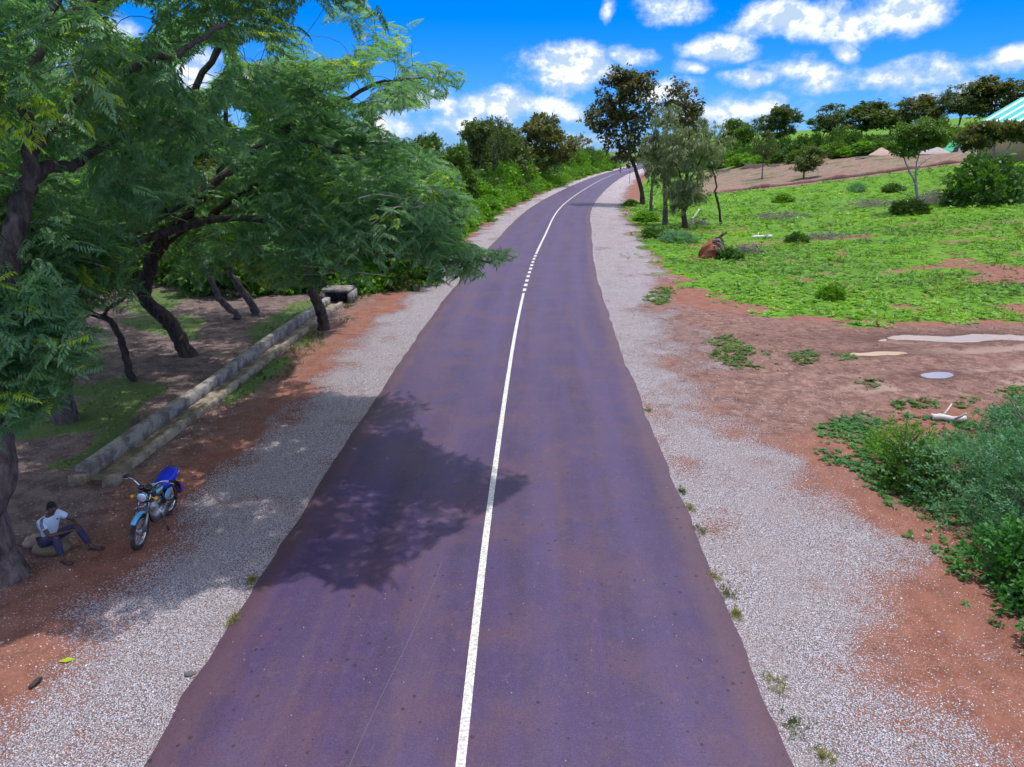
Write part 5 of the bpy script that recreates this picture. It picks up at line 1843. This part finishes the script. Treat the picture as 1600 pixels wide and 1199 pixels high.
def wheel(e, x, name, r=.285):
    w = link("wheel" if name is None else name, None, e, loc=(x, 0, r + .035))
    put("tyre", MB().torus((0, 0, 0), r, .042, squash=.95), M_tyre, w, True)
    put("rim", MB().torus((0, 0, 0), r - .052, .016, squash=1.6), M_chrome, w, True)
    put("hub", MB().disc((0, 0, 0), .055, .10, 14).disc((0, .03, 0), .075, .03, 14), M_alloy, w)
    sp = MB()
    for i in range(18):
        a = 2 * math.pi * i / 18
        b = a + (.35 if i % 2 else -.35)
        sy = .04 if i % 4 < 2 else -.04
        sp.tube([(math.cos(b) * .055, sy, math.sin(b) * .055), (math.cos(a) * (r - .06), 0, math.sin(a) * (r - .06))], .0035, 4, False)
    put("spokes", sp, M_chrome, w)
    return w


def arc_strip(c, r0, a0, a1, w, th, n=14):
    secs = []
    for i in range(n + 1):
        a = a0 + (a1 - a0) * i / n
        ca, sa = math.cos(a), math.sin(a)
        q = []
        for (yy, rr) in ((-w, -.018), (-w * .6, .004), (0, .012), (w * .6, .004), (w, -.018), (w * .5, -.004), (0, .002), (-w * .5, -.004)):
            q.append((c[0] + (r0 + rr) * ca, yy, c[2] + (r0 + rr) * sa))
        secs.append(q)
    return MB().loft(secs)


def make_bike(label, group=None):
    e = link("motorcycle", None, label=label, cat="motorcycle", group=group)
    wheel(e, .62, None)
    wheel(e, -.62, None)
    rad = .32
    # front fork: raked legs from axle to the triple clamp
    ax, top = np.array([.62, 0, .32]), np.array([.33, 0, .98])
    for s_ in (-1, 1):
        o = np.array([0, .085 * s_, 0])
        put("fork_leg", MB().tube([ax + o, ax + (top - ax) * .45 + o], .026, 10), M_bluep if False else M_alloy, e, True)
        put("fork_tube", MB().tube([ax + (top - ax) * .45 + o, top + o], .017, 10), M_chrome, e, True)
        put("turn_signal", MB().tube([top + [.05, .09 * s_, -.1], top + [.06, .17 * s_, -.1]], .011, 6).ball(top + [.07, .2 * s_, -.1], (.045, .035, .035), 10, 7), M_amber, e, True)
        put("rear_turn_signal", MB().tube([(-.72, .06 * s_, .66), (-.74, .15 * s_, .66)], .01, 6).ball((-.75, .18 * s_, .66), (.04, .035, .035), 10, 7), M_amber, e, True)
    put("triple_clamp", MB().box(top - [.01, 0, .02], (.1, .24, .05), (0, .4, 0)).box(top + (ax - top) * .22, (.09, .22, .04), (0, .4, 0)), M_black, e)
    put("front_fender", arc_strip((.62, 0, .32), .355, R(48), R(140), .052, .01), M_bluep, e, True)
    put("rear_fender", arc_strip((-.62, 0, .32), .37, R(35), R(190), .075, .01), M_black, e, True)
    # headlight
    hl = link("headlight", None, e, loc=tuple(top + [.12, 0, -.06]))
    put("bowl", MB().loft([[(x_, r_ * math.cos(a), r_ * math.sin(a)) for a in np.linspace(0, 2 * math.pi, 18, endpoint=False)] for x_, r_ in ((-.11, .03), (-.09, .07), (-.02, .095), (.03, .098))]), M_black, hl, True)
    put("rim_ring", MB().tube([(.028, 0, 0), (.045, 0, 0)], [.102, .097], 20, False), M_chrome, hl, True)
    put("lens", MB().loft([[(x_, r_ * math.cos(a), r_ * math.sin(a)) for a in np.linspace(0, 2 * math.pi, 18, endpoint=False)] for x_, r_ in ((.035, .094), (.055, .07), (.062, .03), (.064, .004))]), M_lens, hl, True)
    put("instrument", MB().disc(tuple(top + [.04, -.06, .07]), .05, .06, 14, 'z').disc(tuple(top + [.04, .06, .07]), .05, .06, 14, 'z'), M_black, e)
    # handlebar
    hb_ = []
    for s_ in (-1, 1):
        hb_.append(catmull([top + [-.02, 0, .04], top + [-.01, .10 * s_, .07], top + [-.03, .22 * s_, .17], top + [-.12, .36 * s_, .16]], 5))
        put("grip", MB().tube([top + [-.12, .355 * s_, .16], top + [-.17, .45 * s_, .15]], .019, 8), M_tyre, e, True)
        put("lever", MB().tube([top + [-.06, .33 * s_, .16], top + [-.08, .46 * s_, .13]], .007, 5), M_chrome, e)
    put("handlebar", MB().tube(np.vstack([hb_[0][::-1], hb_[1][1:]]), .013, 8), M_chrome, e, True)
    # tank
    secs = []
    for x_, w_, z0, z1 in ((.30, .05, .80, .88), (.24, .10, .74, .95), (.08, .135, .71, .98), (-.08, .12, .71, .95), (-.18, .085, .72, .86), (-.22, .05, .74, .82)):
        c = (z0 + z1) / 2; hh = (z1 - z0) / 2
        secs.append([(x_, w_ * math.copysign(abs(math.cos(a)) ** .7, math.cos(a)), c + hh * math.copysign(abs(math.sin(a)) ** .8, math.sin(a))) for a in np.linspace(0, 2 * math.pi, 16, endpoint=False)])
    tk = put("fuel_tank", MB().loft(secs), M_tank, e, True)
    put("tank_cap", MB().disc((.08, 0, .985), .035, .02, 12, 'z'), M_chrome, tk)
    for s_ in (-1, 1):
        put("decal", MB().add([[.2, .137 * s_ * .93, .86], [.2, .137 * s_ * .8, .92], [-.02, .137 * s_, .91], [-.02, .139 * s_, .86]], [[0, 1, 2, 3]]), M_decal, tk)
    # seat
    secs = []
    for x_, w_, z0, z1 in ((-.12, .09, .78, .85), (-.2, .125, .76, .875), (-.4, .14, .76, .885), (-.58, .145, .77, .905), (-.72, .13, .79, .92), (-.80, .09, .81, .90)):
        secs.append([(x_, y_, z_) for y_, z_ in ((-w_, z0), (-w_, z1 - .035), (-w_ * .8, z1), (0, z1 + .012), (w_ * .8, z1), (w_, z1 - .035), (w_, z0), (0, z0 - .01))])
    put("seat", MB().loft(secs), M_seat, e, True)
    # frame, engine, exhaust
    fr = MB()
    for s_ in (-1, 1):
        fr.tube(catmull([(.28, 0, .86), (.1, .06 * s_, .80), (-.3, .10 * s_, .76), (-.75, .11 * s_, .78)], 4), .016, 7)
        fr.tube([(-.62, .09 * s_, .32), (-.2, .08 * s_, .34), (-.15, .08 * s_, .7)], .018, 7)
        fr.tube([(-.60, .13 * s_, .36), (-.48, .12 * s_, .72)], .022, 8)
    fr.tube(catmull([(.30, 0, .84), (.26, 0, .5), (.12, 0, .24), (-.15, 0, .22)], 4), .02, 8)
    put("frame", fr, M_black, e, True)
    en = MB()
    en.box((-.02, 0, .36), (.34, .22, .2)).disc((-.08, .12, .35), .10, .05, 16).disc((-.08, -.12, .35), .09, .05, 16)
    for i in range(7):
        en.box((.10 + .012 * i, 0, .47 + .028 * i), (.17, .19, .012), (0, .25, 0))
    en.box((.13, 0, .56), (.12, .13, .22), (0, .25, 0))
    put("engine", en, M_alloy, e)
    put("exhaust", MB().tube(catmull([(.2, -.08, .5), (.25, -.11, .32), (.05, -.15, .24), (-.35, -.16, .28)], 4), .018, 8).tube([(-.33, -.16, .28), (-.40, -.165, .29), (-.95, -.17, .38)], [.02, .04, .04], 12), M_chrome, e, True)
    for s_ in (-1, 1):
        put("side_cover", MB().ball((-.28, .115 * s_, .62), (.14, .02, .09), 12, 8), M_bluep, e, True)
        put("footpeg", MB().tube([(-.1, .12 * s_, .29), (-.1, .26 * s_, .29)], .015, 6), M_tyre, e)
        put("crash_bar", MB().tube(catmull([(.24, .05 * s_, .62), (.26, .22 * s_, .55), (.24, .24 * s_, .36), (.18, .07 * s_, .26)], 5), .012, 7), M_chrome, e, True)
    put("chain_guard", MB().box((-.38, .11, .36), (.42, .02, .07), (0, .05, 0)), M_black, e)
    put("luggage_rack", MB().tube([(-.6, .13, .84), (-.95, .12, .86), (-.95, -.12, .86), (-.6, -.13, .84)], .012, 6), M_chrome, e)
    put("tail_light", MB().ball((-.93, 0, .72), (.05, .07, .05), 10, 7), M_red, e, True)
    put("mud_flap", MB().box((-1.0, .0, .40), (.03, .18, .2), (0, -.2, 0)), M_purple, e)
    put("side_stand", MB().tube([(-.05, .10, .26), (.03, .27, .0)], .014, 7).box((.03, .275, .012), (.08, .05, .015)), M_black, e)
    return e


bike = make_bike("parked motorcycle with a bright blue seat on the red verge")
fw = flat_ground(220, 850); rw = flat_ground(264, 800)
yaw = math.atan2(fw[1] - rw[1], fw[0] - rw[0])
mid = ((fw[0] + rw[0]) / 2, (fw[1] + rw[1]) / 2)
bike.location = (mid[0], mid[1], gz(*mid) - .01)
bike.rotation_euler = Euler((R(-7), 0, yaw), 'XYZ')
bike.rotation_mode = 'XYZ'


# ------------------------------------------------------------------ people
def skin(name, joints, edges, mat, parent, levels=2, root=0, radii2=None):
    me = bpy.data.meshes.new(name)
    me.from_pydata([j[0] for j in joints], edges, [])
    ob = bpy.data.objects.new(name, me)
    COL.objects.link(ob)
    ob.modifiers.new("s", 'SKIN').use_smooth_shade = True
    for i, j in enumerate(joints):
        sv = me.skin_vertices[0].data[i]
        r_ = j[1]
        sv.radius = (r_, r_) if not isinstance(r_, tuple) else r_
        sv.use_root = (i == root)
    m = ob.modifiers.new("b", 'SUBSURF'); m.levels = m.render_levels = levels
    dg = bpy.context.evaluated_depsgraph_get()
    nm = bpy.data.meshes.new_from_object(ob.evaluated_get(dg))
    bpy.data.objects.remove(ob)
    nm.materials.clear()
    nm.materials.append(mat)
    nm.polygons.foreach_set("use_smooth", np.ones(len(nm.polygons), bool))
    return link(name, nm, parent)


M_skin = simple("dark_skin", (.075, .042, .032), .5, vary=.12, scale=20)
M_shirt = simple("pale_blue_tee", (.50, .62, .80), .85, vary=.1, scale=9)
M_trouser = simple("navy_trousers", (.035, .035, .095), .9, vary=.2, scale=12)
M_hair = simple("black_hair", (.010, .009, .009), .9, vary=.3, scale=60, bump=.5)
M_sandal = simple("dark_sandal", (.05, .025, .025), .8)
M_white_eye = simple("eye_white", (.28, .25, .23), .3)
M_stripe = simple("dark_shirt_stripe", (.03, .03, .08), .85)


def person(label, pose, mats, group=None):
    e = link("person", None, label=label, cat="person", group=group)
    J = {k: np.array(v, float) for k, v in pose.items()}
    lerp = lambda a, b, t: J[a] + (J[b] - J[a]) * t
    jn, ed, ix = [], [], {}

    def add(k, p, r, prev=None):
        ix[k] = len(jn); jn.append((tuple(p), r))
        if prev is not None:
            ed.append((ix[prev], ix[k]))
    add('pel', J['pelvis'], (.125, .105))
    add('spi', lerp('pelvis', 'chest', .5), (.115, .09), 'pel')
    add('che', J['chest'], (.135, .095), 'spi')
    add('nec', J['neck'], .05, 'che')
    add('hea', J['neck'] + (J['head'] - J['neck']) * .55, .055, 'nec')
    for s_ in 'lr':
        add('sh' + s_, J['sh' + s_], .052, 'che')
        add('el' + s_, J['el' + s_], .038, 'sh' + s_)
        add('fo' + s_, lerp('el' + s_, 'wr' + s_, .4), .038, 'el' + s_)
        add('wr' + s_, J['wr' + s_], .024, 'fo' + s_)
        hd = unit(J['hd' + s_] - J['wr' + s_])
        add('pa' + s_, J['wr' + s_] + hd * .07, (.036, .018), 'wr' + s_)
        sid = unit(np.cross(hd, (0, 0, 1)))
        for q in range(4):
            o = sid * (.024 * (q - 1.5)) * .9
            L = (.06, .075, .08, .062)[q]
            b = J['wr' + s_] + hd * .085 + o
            add('k%d' % q + s_, b, .0095, 'pa' + s_)
            add('f%d' % q + s_, b + hd * L * .55 - np.array([0, 0, .015]), .0085, 'k%d' % q + s_)
            add('t%d' % q + s_, b + hd * L * .85 - np.array([0, 0, .045]), .007, 'f%d' % q + s_)
        tb = J['wr' + s_] + hd * .03 + sid * (.035 if s_ == 'l' else -.035)
        add('tk' + s_, tb, .0105, 'wr' + s_)
        add('tt' + s_, tb + hd * .05 + sid * (.018 if s_ == 'l' else -.018) - np.array([0, 0, .015]), .0085, 'tk' + s_)
        add('hi' + s_, J['hip' + s_], .085, 'pel')
        add('kn' + s_, J['kn' + s_], .058, 'hi' + s_)
        add('ca' + s_, lerp('kn' + s_, 'an' + s_, .3), .054, 'kn' + s_)
        add('an' + s_, J['an' + s_], .034, 'ca' + s_)
        fd = unit((J['toe' + s_] - J['an' + s_]) * [1, 1, 0])
        add('he' + s_, J['an' + s_] + fd * .05 - [0, 0, .035], (.036, .026), 'an' + s_)
        add('to' + s_, J['toe' + s_], (.036, .018), 'he' + s_)
    body = skin("body", jn, ed, mats['skin'], e, 2)
    # head with face
    F_ = unit(J['face'])
    hm = MB()
    hc_ = J['head']
    nu, nv = 18, 13
    up = unit(np.array([0, 0, 1.0]) - F_ * F_[2]); sd = np.cross(up, F_)
    V = []
    for i in range(nv):
        t = math.pi * i / (nv - 1)
        zz = math.cos(t)
        for j in range(nu):
            a = 2 * math.pi * j / nu
            fr_, si_ = math.sin(t) * math.cos(a), math.sin(t) * math.sin(a)
            jaw = 1.0 if zz > -.1 else 1.0 - .28 * min(1, (-zz - .1) / .8)
            x_, y_, z_ = fr_ * .098 * (1.0 if fr_ < 0 else .93), si_ * .075 * jaw, zz * .118
            if fr_ > .5 and abs(si_) < .25:
                z0 = zz
                x_ += .020 * math.exp(-((z0 + .22) / .16) ** 2) * math.exp(-(si_ / .13) ** 2)         # nose
                x_ += .007 * math.exp(-((z0 + .55) / .10) ** 2)                                     # lips
                x_ -= .010 * math.exp(-((z0 - .05) / .10) ** 2) * (1 if abs(si_) > .1 else .2)        # eye sockets
            if zz < -.3 and fr_ > .3:
                x_ += .006
            V.append(hc_ + F_ * x_ + sd * y_ + up * z_)
    Fq = [[i * nu + j, (i + 1) * nu + j, (i + 1) * nu + (j + 1) % nu, i * nu + (j + 1) % nu] for i in range(nv - 1) for j in range(nu)]
    hm.add(V, Fq)
    for s_ in (-1, 1):
        hm.ball(hc_ + sd * .078 * s_ - F_ * .005 - up * .01, (.016, .012, .03), 8, 6)
    hd_ = put("head", hm, mats['skin'], body, True)
    for s_ in (-1, 1):
        put("eye", MB().ball(hc_ + F_ * .085 + sd * .030 * s_ + up * .008, .008, 8, 6), M_white_eye, body, True)
    hr = MB()
    V, idx_ = [], {}
    for i in range(7):
        t = R(100) * i / 6
        for j in range(nu):
            a = 2 * math.pi * j / nu
            tt = t if math.cos(a) < .35 else t * (.66 if math.cos(a) > .6 else .8)
            V.append(hc_ + F_ * (math.sin(tt) * math.cos(a) * .106) + sd * (math.sin(tt) * math.sin(a) * .084) + up * (math.cos(tt) * .128))
    Fq = [[i * nu + j, (i + 1) * nu + j, (i + 1) * nu + (j + 1) % nu, i * nu + (j + 1) % nu] for i in range(6) for j in range(nu)]
    put("hair", MB().add(V, Fq), M_hair, e, True)
    # tee shirt
    js = [(tuple(J['pelvis'] + [0, 0, -.02]), (.150, .130)), (tuple(lerp('pelvis', 'chest', .5)), (.142, .115)), (tuple(J['chest']), (.160, .118)), (tuple(lerp('chest', 'neck', .62)), (.082, .075)),
          (tuple(J['shl']), .076), (tuple(lerp('shl', 'ell', .62)), .066), (tuple(J['shr']), .076), (tuple(lerp('shr', 'elr', .62)), .066)]
    sh = skin("tee_shirt", js, [(0, 1), (1, 2), (2, 3), (2, 4), (4, 5), (2, 6), (6, 7)], mats['shirt'], e, 2)
    # trousers
    js = [(tuple(J['pelvis'] + [0, 0, -.01]), (.14, .12)), (tuple(J['hipl']), .10), (tuple(J['knl']), .076), (tuple(lerp('knl', 'anl', .92)), .058), (tuple(J['hipr']), .10), (tuple(J['knr']), .076), (tuple(lerp('knr', 'anr', .92)), .058)]
    skin("trousers", js, [(0, 1), (1, 2), (2, 3), (0, 4), (4, 5), (5, 6)], mats['trousers'], e, 2)
    for s_ in 'lr':
        fd = unit((J['toe' + s_] - J['an' + s_]) * [1, 1, 0]); c = (J['an' + s_] * [1, 1, 0] + J['toe' + s_] * [1, 1, 0]) / 2 + [0, 0, J['toe' + s_][2] - .018]
        put("sandal", MB().box(c + fd * .01, (.27, .10, .018), (0, 0, math.atan2(fd[1], fd[0]))), M_sandal, e)
    return e, sh


SIT = dict(pelvis=(0, 0, .30), chest=(.10, 0, .66), neck=(.17, 0, .84), head=(.225, .0, .95), face=(.75, -.55, -.12),
           shl=(.13, .19, .74), ell=(.30, .30, .56), wrl=(.50, .18, .56), hdl=(.60, .10, .53), shr=(.13, -.19, .74), elr=(.33, -.26, .53), wrr=(.54, -.06, .55), hdr=(.62, .04, .54),
           hipl=(.03, .10, .28), knl=(.44, .22, .50), anl=(.62, .26, .09), toel=(.80, .30, .04), hipr=(.03, -.10, .28), knr=(.40, -.20, .50), anr=(.46, -.22, .09), toer=(.66, -.26, .04))
man, tee = person("seated person in pale tee shirt with arms resting on raised knees", SIT, dict(skin=M_skin, shirt=M_shirt, trousers=M_trouser))
mp = flat_ground(76, 862)
man.location = (mp[0] + .02, mp[1] + .05, gz(*mp) - .005)
man.rotation_euler = (0, 0, R(-14))
man.scale = (.94, .94, .94)
for k in range(3):                                   # three dark stripes on the near shoulder
    a = np.array([.19, -.215, .795]); b = np.array([.285, -.265, .675])
    o = np.array([.028 * (k - 1), -.004, .012 * (k - 1)])
    P = catmull([a + o + [-.01, .045, .035], a + o + [.005, -.008, .0], (a + b) / 2 + o + [.0, -.035, .012], b + o + [-.005, -.03, .01]], 4)
    put("sleeve_stripe", MB().tube(P, .0055, 5), M_stripe, tee)
put("chest_logo", MB().box((.236, .055, .70), (.012, .03, .02), (0, -.3, .2)), M_stripe, tee)
# what the person sits on
sp_ = (man.location[0], man.location[1])
M_rock = simple("brown_rock", (.17, .135, .10), .95, vary=.35, scale=7, bump=.8, dirt=(.10, .10, .05))
rk = MB()
rgk = np.random.default_rng(77)
rk.ball((0, 0, .1), (.30, .22, .13), 14, 9, (.1, .05, .3))
rk.V[-1] = rk.V[-1] * (1 + .12 * (rgk.random((len(rk.V[-1]), 1)) - .5))
put("rock", rk, M_rock, None, True, loc=(sp_[0] + .02, sp_[1], gz(*sp_)), label="mossy rock that the seated person sits on", cat="rock")
rk = MB().ball((0, 0, .09), (.17, .13, .11), 12, 8, (.2, .1, 1.0))
rk.V[-1] = rk.V[-1] * (1 + .2 * (rgk.random((len(rk.V[-1]), 1)) - .5))
pk = flat_ground(53, 850)
put("rock", rk, simple("pale_rock", (.34, .25, .22), .95, vary=.3, scale=7, bump=.6), None, True, loc=(pk[0], pk[1], gz(*pk)), label="pale rock between the tree trunk and the seated person", cat="rock")

# rider far down the road
RIDE = dict(pelvis=(-.42, 0, .98), chest=(-.30, 0, 1.36), neck=(-.25, 0, 1.54), head=(-.21, 0, 1.66), face=(1, 0, -.05),
            shl=(-.28, .19, 1.44), ell=(-.08, .34, 1.24), wrl=(.14, .38, 1.14), hdl=(.24, .38, 1.10), shr=(-.28, -.19, 1.44), elr=(-.08, -.34, 1.24), wrr=(.14, -.38, 1.14), hdr=(.24, -.38, 1.10),
            hipl=(-.38, .11, .96), knl=(.02, .22, .80), anl=(-.10, .20, .40), toel=(.06, .22, .33), hipr=(-.38, -.11, .96), knr=(.02, -.22, .80), anr=(-.10, -.20, .40), toer=(.06, -.22, .33))
M_darkshirt = simple("dark_shirt", (.05, .035, .05), .9)
b2_ = copy_tree(bike)
b2_["label"] = "distant motorcycle being ridden towards the camera along the bend"
rp = ground_at(967, 271)
ra = math.atan2(-1, -float(cslope(rp[1])))
b2_.location = (rp[0] + .4, rp[1], .03)
b2_.rotation_euler = (0, 0, ra)
rider, _ = person("distant person in dark clothes riding a motorcycle on the far bend", RIDE, dict(skin=M_skin, shirt=M_darkshirt, trousers=M_trouser))
rider.location = b2_.location
rider.rotation_euler = (0, 0, ra)
